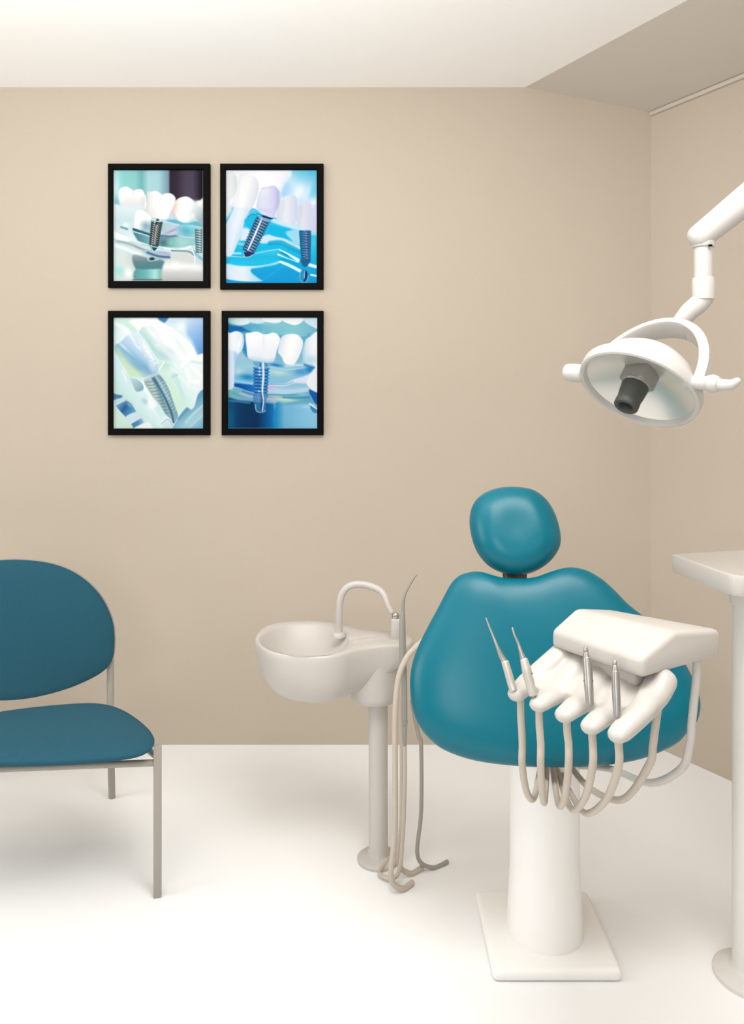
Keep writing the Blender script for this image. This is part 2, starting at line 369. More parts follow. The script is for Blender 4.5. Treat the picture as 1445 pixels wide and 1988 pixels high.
def print_bright_cyan():
    p = Pic(148, 155, 1288, 1570)
    p.bg(((148, 0, 1288, 0), [(0, (226, 230, 246)), (.4, (246, 247, 254)), (.65, (238, 238, 250)), (1, (220, 230, 246))]))
    p.poly([(1010, 120), (1320, 120), (1320, 640), (1150, 620), (1000, 520), (840, 480), (880, 360), (960, 240)], ((900, 500, 1200, 150), [(0, (170, 210, 238)), (.4, (200, 228, 246)), (.7, (130, 205, 232)), (1, (92, 190, 224))]), 26)
    p.blob(1060, 430, 120, 60, (232, 240, 252), .95, -60); p.blob(1180, 430, 50, 120, (214, 232, 250), .9, 20); p.blob(1250, 400, 50, 160, (110, 200, 232), .8, 15); p.blob(900, 380, 60, 130, (150, 206, 236), .7, 20); p.blob(1240, 560, 50, 50, (236, 242, 252), .9)
    # cyan gel
    p.poly([(148, 700), (330, 640), (520, 640), (760, 740), (1000, 840), (1288, 900), (1288, 1600), (148, 1600)], ((0, 640, 0, 1570), [(0, (70, 196, 232)), (.3, (20, 184, 230)), (.6, (10, 178, 226)), (1, (6, 150, 214))]), 18)
    p.poly([(740, 760), (980, 830), (1288, 900), (1288, 970), (1150, 950), (980, 890), (740, 810)], (190, 226, 246), 16)
    p.poly([(330, 900), (420, 880), (470, 960), (420, 1060), (330, 1060)], (205, 228, 246), 22)
    p.blob(190, 640, 60, 120, (190, 222, 242), .8)
    p.poly([(690, 960), (860, 1000), (980, 1060), (1080, 1110), (1060, 1160), (920, 1110), (800, 1060), (600, 1070), (560, 1010)], (200, 224, 244), 14)
    p.poly([(900, 930), (1060, 900), (1100, 1010), (1060, 1100), (960, 1060)], (150, 212, 236), 22)
    p.poly([(840, 880), (960, 900), (880, 930), (980, 1040), (900, 1010), (700, 960), (700, 840)], (8, 178, 226), 12)
    p.blob(1250, 1050, 60, 120, (70, 195, 230), .8)
    p.poly([(330, 1040), (420, 1050), (380, 1130), (300, 1130)], (40, 180, 220), 12); p.line([(310, 1075), (400, 1085)], 26, (130, 215, 238), 10)
    p.poly([(540, 1170), (680, 1150), (820, 1140), (800, 1200), (820, 1290), (700, 1320), (480, 1340), (250, 1340), (148, 1290), (148, 1220), (360, 1250)], ((0, 1140, 0, 1340), [(0, (60, 196, 230)), (.5, (24, 178, 222)), (1, (30, 190, 232))]), 10)
    p.line([(700, 1070), (830, 1060), (940, 1110), (1080, 1180)], 60, (0, 158, 206), 14, .8)
    p.line([(148, 1225), (260, 1235), (370, 1240), (480, 1205), (600, 1180), (700, 1160), (820, 1140)], 9, (150, 226, 246), 5)
    p.line([(240, 1195), (330, 1195)], 28, (150, 220, 240), 8)
    p.poly([(148, 1330), (300, 1355), (480, 1355), (640, 1340), (800, 1300), (830, 1310), (760, 1340), (600, 1370), (470, 1390), (470, 1440), (560, 1510), (600, 1545), (400, 1550), (148, 1510)], ((148, 0, 600, 0), [(0, (206, 226, 244)), (.5, (228, 234, 248)), (1, (170, 220, 244))]), 10)
    p.line([(148, 1330), (300, 1350), (500, 1355), (680, 1335), (820, 1295)], 12, (120, 232, 250), 5)
    p.blob(900, 1450, 300, 90, (10, 150, 214), .8); p.line([(600, 1540), (800, 1400), (880, 1350)], 10, (60, 180, 226), 16, .6)
    p.line([(148, 1530), (350, 1560), (650, 1565)], 30, (10, 150, 205), 10, .7)
    for q, w in (([(820, 1150), (920, 1200), (1050, 1280)], [14, 20, 44]), ([(805, 1210), (900, 1250), (1060, 1310)], [24, 10, 8]), ([(830, 1300), (950, 1350), (1085, 1420)], [30, 38, 40]), ([(1195, 1340), (1288, 1365)], 40), ([(1215, 1465), (1288, 1478)], 22)):
        p.line(q, w, (214, 248, 250), 6)
    p.line([(840, 1180), (930, 1230)], 14, (20, 120, 160), 6); p.line([(830, 1270), (940, 1290), (1080, 1360)], 20, (0, 150, 205), 8, .8)
    # implants
    p.screw(1140, 905, 1150, 1290, 80, 60, 13, (14, 70, 118), (40, 150, 196), (120, 160, 200), .1, .22, 1, .2, .06)
    p.poly([(1088, 1270), (1205, 1270), (1180, 1340), (1130, 1365), (1100, 1330)], (20, 90, 140), 12)
    p.screw(1150, 930, 1165, 1280, 34, 26, 10, (40, 60, 110), (110, 130, 175), (140, 160, 200), 0, .3, .7, .2)
    p.poly([(1085, 1420), (1130, 1400), (1175, 1420), (1180, 1500), (1150, 1560), (1090, 1560), (1075, 1490)], (40, 140, 190), 8); p.poly([(1125, 1410), (1165, 1430), (1165, 1500), (1135, 1550), (1120, 1550), (1140, 1480)], (16, 36, 100), 6); p.line([(1135, 1415), (1130, 1500)], 8, (170, 215, 240), 5); p.line([(1080, 1440), (1075, 1520), (1120, 1565), (1160, 1550), (1185, 1480)], 7, (120, 200, 230), 5)
    p.screw(612, 760, 420, 1180, 96, 80, 13, (14, 66, 110), (96, 168, 196), (226, 236, 246), .13, .05, 1, .12, .09)
    p.line([(600, 780), (500, 1000), (420, 1170)], 50, (36, 38, 90), 8, .5)
    p.screw(618, 764, 426, 1184, 96, 80, 13, (26, 50, 100), (160, 195, 215), (200, 210, 230), .1, .3, .4, .12, .09)
    p.line([(606, 740), (520, 940), (425, 1150)], [14, 22, 16], (232, 238, 250), 6)
    p.poly([(375, 1185), (440, 1180), (500, 1190), (440, 1235), (390, 1235)], (30, 40, 92), 7); p.line([(370, 1200), (385, 1240), (440, 1238), (480, 1215)], 8, (190, 205, 225), 5)
    p.poly([(600, 715), (700, 745), (740, 760), (690, 772), (610, 745)], (28, 26, 88), 6); p.poly([(590, 740), (700, 770), (680, 800), (560, 770)], (150, 175, 205), 8, .6)
    # teeth
    p.poly([(1240, 620), (1300, 620), (1300, 900), (1230, 880)], (206, 212, 236), 16)
    p.poly([(1060, 590), (1110, 555), (1170, 550), (1220, 590), (1240, 700), (1270, 820), (1270, 930), (1180, 900), (1060, 870), (1030, 740)], ((1030, 0, 1270, 0), [(0, (196, 210, 222)), (.35, (216, 220, 238)), (.7, (206, 208, 234)), (1, (196, 206, 236))]), 14)
    p.poly([(860, 510), (920, 465), (980, 462), (1030, 500), (1050, 600), (1040, 720), (1010, 840), (900, 820), (780, 770), (800, 640)], ((800, 0, 1050, 0), [(0, (200, 214, 224)), (.4, (222, 227, 240)), (.8, (206, 210, 234)), (1, (190, 208, 232))]), 14)
    p.blob(860, 590, 25, 80, (206, 216, 222), .8); p.blob(1090, 660, 25, 80, (200, 208, 214), .8)
    p.poly([(580, 400), (610, 365), (660, 360), (700, 350), (760, 350), (800, 390), (840, 460), (830, 560), (790, 660), (740, 745), (660, 725), (580, 690), (530, 620), (540, 520)], ((540, 0, 840, 0), [(0, (196, 212, 234)), (.2, (216, 222, 240)), (.45, (212, 214, 238)), (.7, (202, 200, 236)), (.88, (180, 184, 226)), (1, (206, 216, 240))]), 8)
    p.blob(640, 420, 60, 60, (224, 228, 242), .7); p.line([(790, 440), (800, 540), (760, 640)], 14, (172, 176, 222), 10, .7); p.blob(640, 660, 90, 30, (186, 190, 230), .6, 15); p.line([(590, 390), (660, 375), (720, 360)], 10, (190, 194, 220), 8, .6)
    p.line([(500, 620), (530, 540)], 16, (250, 252, 255), 8)
    p.poly([(100, 190), (200, 180), (260, 210), (285, 270), (280, 400), (230, 540), (190, 690), (100, 760)], ((100, 0, 290, 0), [(0, (228, 232, 238)), (.6, (222, 228, 232)), (1, (200, 214, 222))]), 10)
    p.blob(215, 545, 14, 40, (250, 254, 255), .8, 25)
    p.poly([(310, 240), (350, 190), (410, 178), (480, 205), (540, 270), (560, 360), (540, 480), (490, 600), (430, 690), (380, 780), (340, 950), (270, 1110), (220, 1215), (148, 1205), (130, 900), (200, 740), (260, 600), (280, 420)], ((190, 460, 560, 560), [(0, (214, 224, 232)), (.25, (228, 232, 236)), (.5, (238, 240, 244)), (.75, (218, 224, 236)), (1, (196, 206, 220))]), 8)
    p.poly([(270, 620), (450, 680), (380, 790), (340, 960), (260, 1140), (210, 1210), (148, 1205), (148, 870), (210, 740)], ((180, 900, 350, 960), [(0, (206, 224, 244)), (.5, (216, 230, 248)), (1, (178, 208, 236))]), 30, .85)
    p.blob(350, 420, 30, 170, (246, 246, 248), .7, 8); p.blob(280, 780, 40, 160, (226, 234, 248), .7, 24); p.blob(420, 640, 60, 40, (206, 216, 228), .6)
    p.line([(440, 690), (480, 640), (520, 660)], 20, (60, 190, 226), 10, .8); p.poly([(400, 760), (470, 700), (540, 720), (480, 800), (440, 880), (380, 800)], (16, 180, 224), 12); p.line([(420, 740), (470, 705), (530, 715)], 10, (50, 130, 170), 6)
    p.line([(530, 690), (600, 720)], 10, (30, 110, 160), 5)
    return p

def print_pale_teeth():
    p = Pic(127, 138, 1278, 1558)
    p.bg(((300, 138, 900, 1558), [(0, (224, 240, 246)), (.35, (214, 240, 246)), (.7, (214, 242, 244)), (1, (206, 234, 240))]))
    p.poly([(1080, 120), (1300, 120), (1300, 640), (1200, 600), (1130, 440), (1060, 330)], ((1060, 200, 1278, 560), [(0, (190, 218, 246)), (.4, (150, 190, 238)), (1, (100, 156, 220))]), 40)
    p.blob(900, 200, 140, 60, (205, 228, 248), .9); p.blob(980, 250, 60, 60, (240, 248, 254), .9)
    p.poly([(690, 125), (830, 125), (760, 215)], (60, 126, 180), 16)
    p.poly([(100, 120), (300, 120), (420, 260), (400, 330), (250, 230), (110, 160)], (206, 236, 226), 16)
    p.poly([(90, 170), (220, 210), (340, 320), (330, 380), (230, 420), (160, 470), (90, 430)], ((110, 300, 330, 380), [(0, (204, 234, 232)), (.5, (226, 242, 248)), (1, (246, 250, 252))]), 14)
    p.poly([(130, 180), (260, 250), (350, 330), (300, 340), (200, 270), (110, 220)], (240, 248, 252), 14, .8)
    p.poly([(330, 180), (520, 150), (720, 180), (800, 260), (560, 280), (450, 300), (400, 260)], (250, 253, 254), 20)
    # rear tooth
    p.poly([(455, 310), (490, 265), (560, 245), (700, 230), (830, 250), (940, 320), (1060, 420), (1150, 520), (1190, 640), (1100, 670), (1010, 690), (900, 700), (780, 690), (680, 650), (620, 560), (540, 430), (470, 350)], ((560, 560, 900, 300), [(0, (176, 220, 214)), (.2, (196, 226, 228)), (.45, (224, 238, 244)), (.7, (248, 252, 254)), (1, (252, 254, 255))]), 10)
    p.blob(600, 480, 140, 26, (178, 222, 214), .9, 58); p.blob(760, 620, 90, 30, (176, 214, 226), .8, 35); p.blob(620, 340, 130, 22, (248, 252, 254), .9, 50); p.blob(850, 560, 80, 30, (206, 228, 240), .8, 40); p.blob(980, 480, 160, 40, (214, 240, 240), .8, 58); p.blob(960, 400, 150, 26, (254, 255, 255), .9, 56); p.blob(780, 430, 110, 40, (252, 254, 254), .8, 45); p.blob(1100, 560, 90, 30, (250, 253, 254), .8, 60)
    # clear gum at right
    p.poly([(700, 700), (860, 690), (1000, 690), (1110, 650), (1200, 620), (1300, 640), (1300, 1120), (1210, 1130), (1160, 1260), (1100, 1310), (1060, 1290), (950, 1400), (900, 1200), (800, 950), (700, 830)], ((760, 1000, 1278, 760), [(0, (210, 238, 226)), (.3, (214, 242, 242)), (.6, (232, 247, 251)), (1, (246, 252, 254))]), 12)
    for q, w, c in (([(1000, 760), (1060, 690), (1180, 650), (1278, 660)], 50, (254, 255, 255)), ([(1060, 800), (1090, 900), (1100, 960)], 44, (254, 255, 255)), ([(1130, 770), (1220, 860), (1278, 930)], 36, (252, 255, 255)), ([(1160, 960), (1220, 960)], 60, (255, 255, 255)), ([(850, 770), (960, 860), (1050, 980), (1110, 1060)], 16, (242, 250, 252)), ([(900, 720), (1000, 840)], 14, (246, 252, 254)), ([(1000, 900), (1080, 1000), (1200, 1060)], 12, (248, 252, 254)), ([(830, 830), (900, 800)], 26, (230, 244, 250)), ([(1120, 700), (1250, 720)], 30, (206, 240, 236)), ([(900, 880), (960, 1000), (1010, 1150)], 60, (200, 230, 234)), ([(870, 900), (940, 870)], 26, (184, 216, 230))):
        p.line(q, w, c, 12, .85)
    p.blob(790, 760, 70, 60, (196, 226, 222), .9); p.line([(700, 810), (740, 760), (770, 700)], 12, (245, 252, 253), 5); p.blob(900, 1080, 60, 200, (208, 240, 218), .8, -20); p.blob(1010, 1230, 80, 90, (206, 238, 224), .8)
    p.poly([(1215, 1110), (1300, 1100), (1300, 1600), (900, 1600), (960, 1420), (1060, 1290), (1100, 1320), (1160, 1280)], ((1000, 1320, 1200, 1560), [(0, (96, 158, 196)), (.3, (130, 184, 212)), (.6, (170, 212, 226)), (1, (130, 186, 212))]), 10)
    p.line([(1050, 1480), (1160, 1360), (1278, 1260)], 26, (190, 224, 236), 14); p.line([(1100, 1540), (1278, 1380)], 24, (180, 220, 232), 14); p.line([(960, 1430), (1040, 1350), (1090, 1310)], 30, (92, 152, 190), 12, .7)
    # left root column
    p.poly([(100, 600), (190, 690), (280, 860), (380, 1000), (480, 1080), (640, 1300), (760, 1500), (700, 1600), (460, 1600), (330, 1400), (220, 1150), (100, 1050)], ((200, 1180, 460, 1000), [(0, (196, 228, 222)), (.4, (204, 236, 236)), (.8, (220, 242, 246)), (1, (236, 248, 250))]), 14)
    p.line([(170, 690), (250, 850), (330, 960)], 60, (206, 236, 248), 20); p.line([(240, 820), (290, 940)], 30, (230, 246, 254), 12)
    p.poly([(100, 1100), (160, 1120), (240, 1140), (190, 1190), (100, 1190)], (76, 132, 170), 12); p.poly([(120, 1200), (230, 1170), (300, 1210), (200, 1270), (140, 1250)], (196, 224, 238), 12)
    p.poly([(150, 1265), (290, 1200), (350, 1240), (415, 1340), (280, 1415), (210, 1340)], ((150, 1265, 330, 1400), [(0, (130, 178, 204)), (.5, (40, 98, 152)), (1, (96, 160, 206))]), 9, 1, False)
    p.blob(330, 1250, 50, 26, (140, 184, 206), .8, 40)
    p.poly([(280, 1415), (410, 1350), (500, 1420), (360, 1500)], (206, 228, 242), 10); p.poly([(345, 1505), (480, 1425), (520, 1480), (380, 1555)], ((345, 1505, 520, 1470), [(0, (60, 126, 172)), (.5, (84, 140, 182)), (1, (160, 200, 220))]), 8, 1, False)
    p.poly([(400, 1558), (500, 1500), (580, 1480), (620, 1570)], (244, 250, 252), 14); p.poly([(90, 1280), (150, 1290), (300, 1440), (370, 1580), (90, 1600)], (206, 234, 222), 14)
    p.blob(530, 1210, 50, 34, (170, 206, 226), .9, 40)
    p.poly([(480, 960), (560, 1000), (640, 1140), (680, 1260), (600, 1300), (560, 1150), (500, 1060)], (240, 250, 253), 16); p.blob(600, 1240, 40, 70, (250, 254, 255), .9)
    p.poly([(330, 890), (390, 910), (490, 980), (505, 1060), (420, 1085), (380, 1020)], ((340, 900, 500, 1070), [(0, (200, 226, 232)), (.5, (166, 200, 212)), (1, (130, 172, 190))]), 9); p.line([(250, 770), (310, 860), (380, 910)], 10, (246, 252, 253), 5)
    p.line([(720, 1480), (790, 1420), (850, 1420)], 60, (226, 242, 250), 20); p.line([(740, 1500), (820, 1440), (880, 1520)], 8, (150, 190, 210), 6)
    # implant
    p.poly([(520, 960), (600, 900), (700, 865), (760, 920), (830, 1040), (880, 1180), (920, 1300), (950, 1400), (900, 1490), (860, 1440), (790, 1370), (720, 1260), (640, 1170), (570, 1060)], ((560, 1120, 860, 1030), [(0, (150, 180, 184)), (.3, (176, 204, 200)), (.5, (120, 154, 170)), (.65, (150, 186, 198)), (1, (120, 160, 172))]), 8)
    for i in range(11):
        f = i/10; x = 530+f*270; y = 965+f*400; w = 150-f*70
        p.line([(x, y), (x+w*.5, y-4), (x+w, y-40)], 7, (70, 108, 122), 4, .8); p.line([(x+4, y+12), (x+w*.5, y+10)], 7, (206, 228, 226), 5, .6)
        p.line([(x+w+20, y-20), (x+w+90-30*f, y-60)], 9, (196, 220, 228), 5, .5); p.line([(x+w+20, y-2), (x+w+90-30*f, y-42)], 6, (96, 138, 154), 4, .5)
    p.line([(630, 910), (720, 1050), (800, 1200), (870, 1370), (895, 1480)], [40, 22, 24, 30, 24], (60, 108, 142), 8, .9); p.line([(670, 900), (760, 1040), (840, 1190)], 14, (190, 216, 226), 8, .8)
    p.line([(530, 940), (640, 880), (700, 860)], 30, (186, 210, 220), 10); p.poly([(690, 870), (740, 900), (770, 950), (730, 950)], (120, 160, 170), 8)
    # crown
    p.poly([(140, 540), (160, 480), (210, 455), (280, 380), (360, 335), (440, 345), (520, 420), (590, 530), (650, 640), (690, 740), (700, 810), (670, 850), (600, 870), (520, 905), (420, 900), (330, 880), (270, 780), (200, 670)], ((300, 760, 520, 480), [(0, (206, 230, 206)), (.18, (168, 208, 210)), (.36, (132, 184, 216)), (.6, (176, 212, 238)), (1, (214, 234, 246))]), 8)
    p.blob(560, 790, 90, 40, (120, 168, 212), .8, 50); p.blob(430, 760, 120, 40, (110, 168, 202), .6, 40); p.blob(620, 760, 50, 90, (206, 226, 246), .8, -20); p.blob(250, 700, 140, 26, (204, 230, 188), .9, 60); p.blob(370, 850, 70, 30, (204, 232, 200), .8)
    p.blob(270, 520, 110, 18, (246, 251, 254), .9, 40); p.blob(370, 410, 90, 14, (250, 253, 255), .85, 55); p.blob(560, 560, 150, 34, (240, 248, 253), .9, 60); p.blob(440, 520, 80, 14, (238, 246, 252), .8, 45); p.blob(330, 560, 130, 16, (130, 184, 218), .6, 40); p.blob(190, 560, 30, 80, (170, 212, 210), .7, -20)
    rr = random.Random(4)
    for i in range(60):
        f = rr.random(); x = 480+170*f+rr.uniform(-40, 40); y = 480+230*f+rr.uniform(-45, 45)
        p.blob(x, y, 9, 7, (255, 255, 255), .6)
    for i in range(30):
        p.blob(rr.uniform(650, 850), rr.uniform(330, 520), 14, 9, (255, 255, 255) if i % 2 else (224, 238, 246), .6, 45)
    return p

def print_deep_blue():
    p = Pic(148, 137, 1287, 1558)
    p.bg(((0, 137, 0, 760), [(0, (150, 200, 215)), (.3, (120, 185, 208)), (.5, (70, 150, 190)), (1, (140, 190, 215))]))
    p.poly([(100, 190), (200, 230), (420, 260), (420, 330), (250, 320), (100, 350)], (10, 100, 170), 26)
    p.poly([(330, 230), (500, 215), (700, 240), (900, 210), (1100, 190), (1300, 280), (1300, 360), (1120, 420), (820, 370), (600, 330), (400, 300)], ((330, 0, 1287, 0), [(0, (70, 160, 200)), (.4, (120, 190, 208)), (.7, (130, 196, 210)), (1, (110, 180, 208))]), 20)
    p.line([(360, 330), (820, 380), (1110, 400), (1180, 350)], 40, (80, 160, 196), 20, .7)
    # upper row of teeth
    p.poly([(100, 100), (430, 100), (420, 200), (330, 235), (250, 230), (148, 195), (100, 180)], ((148, 0, 420, 0), [(0, (150, 196, 206)), (.4, (196, 222, 226)), (1, (226, 238, 244))]), 10)
    p.poly([(400, 100), (640, 100), (620, 190), (540, 212), (470, 205), (410, 180)], (206, 230, 240), 9)
    p.poly([(590, 100), (840, 100), (830, 180), (760, 208), (690, 200), (610, 180)], (232, 241, 248), 8)
    p.poly([(820, 100), (1130, 100), (1090, 190), (1010, 232), (940, 220), (850, 180)], ((0, 137, 0, 232), [(0, (226, 236, 248)), (1, (244, 248, 252))]), 8)
    p.poly([(1110, 100), (1300, 100), (1300, 270), (1220, 250), (1130, 190)], ((0, 137, 0, 270), [(0, (190, 222, 240)), (1, (222, 238, 246))]), 10)
    # resin body
    p.poly([(100, 600), (340, 560), (480, 680), (760, 720), (1100, 720), (1300, 760), (1300, 1300), (760, 1260), (400, 1220), (100, 1200)], ((0, 560, 0, 1250), [(0, (140, 190, 214)), (.3, (150, 200, 222)), (.55, (130, 190, 222)), (.8, (160, 205, 225)), (1, (80, 150, 190))]), 14)
    p.poly([(330, 560), (340, 380), (372, 380), (380, 500), (395, 640), (360, 620)], ((0, 380, 0, 640), [(0, (60, 150, 195)), (1, (20, 120, 180))]), 8)
    p.blob(320, 640, 60, 70, (150, 196, 220), .9); p.blob(280, 830, 60, 40, (196, 222, 226), .8)
    p.blob(400, 900, 110, 40, (20, 128, 190), .95, 5); p.blob(760, 745, 90, 22, (20, 120, 200), 1, 8); p.blob(840, 640, 60, 70, (120, 180, 212), .9)
    p.blob(800, 850, 120, 34, (205, 226, 224), .9, 10); p.blob(900, 900, 120, 40, (140, 195, 215), .8, 10); p.blob(1070, 830, 90, 50, (70, 150, 205), .9); p.line([(880, 760), (1020, 745), (1140, 750)], 24, (196, 218, 240), 10); p.line([(700, 770), (900, 800), (1120, 780)], 14, (170, 212, 232), 8)
    p.blob(1190, 800, 60, 50, (20, 120, 190), .95); p.line([(1120, 740), (1200, 770), (1287, 800)], 20, (30, 110, 180), 8); p.blob(1130, 690, 40, 30, (170, 205, 230), .8)
    p.line([(660, 1000), (860, 1000), (1000, 950), (1160, 930), (1287, 900)], [20, 30, 50, 110, 180], (214, 226, 246), 14); p.line([(660, 990), (860, 995), (980, 960)], 10, (100, 170, 210), 8)
    p.poly([(1150, 960), (1240, 800), (1300, 780), (1300, 1090), (1200, 1050)], (236, 240, 250), 12)
    p.line([(680, 1060), (860, 1085), (1000, 1080), (1160, 1060)], 60, (180, 212, 240), 16); p.blob(690, 1040, 50, 30, (226, 170, 216), .9, -15)
    p.line([(230, 945), (360, 965), (470, 990)], 14, (150, 214, 246), 5); p.line([(230, 965), (360, 990), (480, 1010)], 18, (90, 180, 236), 6)
    p.poly([(222, 980), (360, 990), (480, 1010), (480, 1090), (380, 1070), (300, 1040), (222, 1015)], ((222, 0, 480, 0), [(0, (16, 70, 150)), (.6, (10, 90, 175)), (1, (40, 110, 190))]), 7)
    p.poly([(100, 1050), (260, 1040), (420, 1085), (640, 1120), (860, 1120), (1100, 1100), (1190, 1100), (1190, 1240), (900, 1240), (700, 1230), (400, 1200), (100, 1190)], ((148, 0, 1190, 0), [(0, (110, 180, 190)), (.2, (110, 175, 200)), (.4, (120, 150, 200)), (.6, (150, 196, 205)), (.8, (110, 180, 195)), (1, (90, 165, 195))]), 12)
    p.line([(300, 1110), (440, 1150), (600, 1170), (740, 1190)], 26, (180, 180, 216), 14); p.blob(880, 1190, 130, 22, (206, 226, 200), .9, 5); p.line([(660, 1120), (900, 1130), (1120, 1120)], 14, (70, 150, 185), 8); p.blob(1100, 1120, 80, 20, (150, 205, 215), .8); p.line([(850, 1160), (1000, 1165), (1180, 1160)], 18, (50, 140, 185), 10)
    p.line([(200, 1100), (340, 1150)], 20, (90, 165, 180), 10); p.line([(330, 1080), (480, 1130)], 14, (60, 130, 180), 8)
    # dark base
    p.poly([(100, 1190), (300, 1200), (500, 1220), (700, 1240), (740, 1300), (760, 1600), (100, 1600)], ((148, 0, 760, 0), [(0, (6, 80, 130)), (.25, (2, 52, 96)), (.6, (2, 44, 86)), (.85, (6, 90, 160)), (1, (20, 130, 195))]), 20)
    p.blob(160, 1450, 60, 130, (10, 110, 140), .6); p.line([(148, 1200), (300, 1215), (420, 1230)], 24, (60, 130, 180), 12, .8)
    p.poly([(760, 1240), (900, 1250), (1100, 1240), (1300, 1270), (1300, 1600), (770, 1600)], ((760, 0, 1287, 0), [(0, (30, 135, 195)), (.2, (110, 180, 216)), (.6, (128, 190, 224)), (1, (140, 200, 232))]), 20)
    p.line([(880, 1245), (1020, 1225), (1190, 1215)], 20, (100, 170, 200), 12); p.blob(1150, 1280, 90, 20, (170, 216, 240), .7); p.line([(148, 1554), (1287, 1554)], 8, (130, 190, 215), 5, .7); p.line([(152, 1200), (152, 1558)], 8, (60, 150, 170), 4, .6)
    p.blob(840, 1380, 7, 7, (80, 140, 180), .9)
    # right implant
    p.poly([(1180, 1060), (1240, 1080), (1300, 1120), (1300, 1250), (1240, 1220), (1200, 1140)], (16, 90, 170), 10); p.line([(1200, 1140), (1240, 1220), (1287, 1280)], 10, (110, 180, 225), 6)
    p.poly([(1195, 1270), (1287, 1290), (1287, 1355), (1230, 1345)], (60, 130, 185), 8); p.line([(1190, 1240), (1287, 1310)], 22, (214, 232, 246), 8)
    # implant
    p.screw(572, 775, 560, 1110, 104, 92, 8, (14, 84, 160), (96, 176, 226), (232, 244, 252), .22, .1, 1, .05, .09)
    p.line([(545, 900), (540, 1050)], 40, (14, 70, 150), 14, .6)
    p.poly([(470, 705), (600, 700), (690, 712), (650, 765), (520, 765)], (100, 170, 205), 8); p.line([(560, 720), (560, 760)], 16, (30, 90, 150), 6); p.line([(625, 720), (640, 755)], 22, (50, 130, 185), 8)
    p.poly([(480, 1120), (650, 1110), (635, 1200), (630, 1330), (570, 1352), (505, 1335), (480, 1250)], ((480, 0, 650, 0), [(0, (40, 120, 180)), (.4, (70, 140, 190)), (.55, (16, 70, 130)), (.8, (60, 130, 180)), (1, (40, 110, 165))]), 8, .7)
    p.line([(595, 720), (598, 900), (585, 1080), (600, 1200), (585, 1330)], [22, 28, 20, 12, 16], (226, 240, 250), 6, .95); p.line([(500, 1250), (510, 1335), (580, 1350), (625, 1330)], 9, (150, 205, 230), 6)
    # teeth
    p.poly([(100, 330), (170, 335), (230, 313), (290, 318), (335, 360), (350, 440), (330, 540), (270, 620), (235, 720), (225, 860), (215, 1020), (150, 1060), (100, 1060)], ((148, 0, 345, 0), [(0, (240, 246, 252)), (.5, (236, 242, 252)), (.8, (222, 232, 246)), (1, (205, 222, 240))]), 8)
    p.poly([(100, 580), (270, 600), (230, 760), (215, 1020), (150, 1060), (100, 1060)], ((148, 0, 240, 0), [(0, (196, 218, 246)), (.6, (212, 228, 250)), (1, (150, 196, 236))]), 30, .9)
    p.blob(290, 470, 18, 90, (250, 252, 255), .8, 15)
    p.poly([(1140, 420), (1190, 385), (1300, 340), (1300, 780), (1240, 750), (1120, 700), (1090, 600), (1115, 480)], ((1090, 0, 1287, 0), [(0, (150, 200, 222)), (.3, (214, 230, 242)), (.6, (236, 242, 250)), (1, (246, 249, 253))]), 12)
    p.blob(1200, 680, 90, 60, (170, 210, 232), .8)
    p.poly([(372, 350), (385, 335), (440, 330), (500, 316), (550, 325), (600, 350), (660, 345), (720, 330), (770, 345), (808, 400), (800, 470), (770, 560), (745, 660), (720, 705), (640, 715), (560, 705), (460, 680), (400, 640), (385, 520), (372, 420)], ((0, 330, 0, 710), [(0, (246, 248, 253)), (.5, (236, 242, 252)), (.75, (230, 238, 248)), (.9, (200, 222, 236)), (1, (170, 206, 226))]), 7)
    p.blob(600, 440, 16, 100, (222, 230, 246), .7); p.blob(650, 640, 80, 50, (240, 244, 250), .7); p.blob(470, 420, 60, 80, (248, 249, 254), .7)
    p.poly([(820, 400), (870, 360), (960, 346), (1040, 360), (1095, 420), (1105, 480), (1075, 590), (1030, 680), (990, 735), (930, 740), (870, 720), (830, 640), (785, 580), (800, 470)], ((800, 480, 1100, 560), [(0, (206, 226, 238)), (.2, (230, 236, 246)), (.5, (250, 250, 252)), (1, (224, 234, 246))]), 7)
    p.blob(950, 520, 70, 120, (252, 252, 253), .6)
    return p

# ---------------------------------------------------------------- the room
ZC, ZS = 2.600, 2.501                       # flat ceiling, low edge of the sloped ceiling strip
XC = (1265-W/2)*D/F                         # inner corner of the two walls
XL, YF = -3.4, -1.6
RW = Vector((-.585, 1, 0)).normalized()     # the right wall runs back along this
RN = Vector((RW.y, -RW.x, 0))               # outwards
corner = Vector((XC, D, 0)); far = corner-RW*4.6
XS = (1020-W/2)*D/F                         # where the strip starts to fall
def wall_strip(name, pts, n, m, t=.1):
    a = [Vector(p) for p in pts]; b = [p+n*t for p in a]
    return tag(obj(name, *solid(a, b, 0), m, smooth=False), kind='structure')
wall_strip('wall_back', [(XL, D, 0), (XC+.03, D, 0), (XC+.03, D, ZS-.003), (XC, D, ZS), (XS, D, ZC), (XL, D, ZC)], Vector((0, 1, 0)), M['wall'])
wall_strip('wall_right', [corner, far, far+Vector((0, 0, ZS)), corner+Vector((0, 0, ZS))], RN, M['wall'])
tag(obj('floor', *box((XL-.1, YF, -.1), (4.0, D+.1, 0), 0), M['floor'], smooth=False), kind='structure')
cs = Vector((XS, D, ZC)); cf = cs-RW*4.6
tag(obj('ceiling', *solid([Vector((XL, D+.1, ZC)), cs+Vector((0, .1, 0)), cs, cf, Vector((XL, cf.y, ZC))],
        [Vector((XL, D+.1, ZC+.08)), cs+Vector((0, .1, .08)), cs+Vector((0, 0, .08)), cf+Vector((0, 0, .08)), Vector((XL, cf.y, ZC+.08))], 0), M['ceiling'], smooth=False), kind='structure')
k0 = corner+Vector((0, 0, ZS)); k1 = far+Vector((0, 0, ZS))
up = Vector((0, 0, .08))
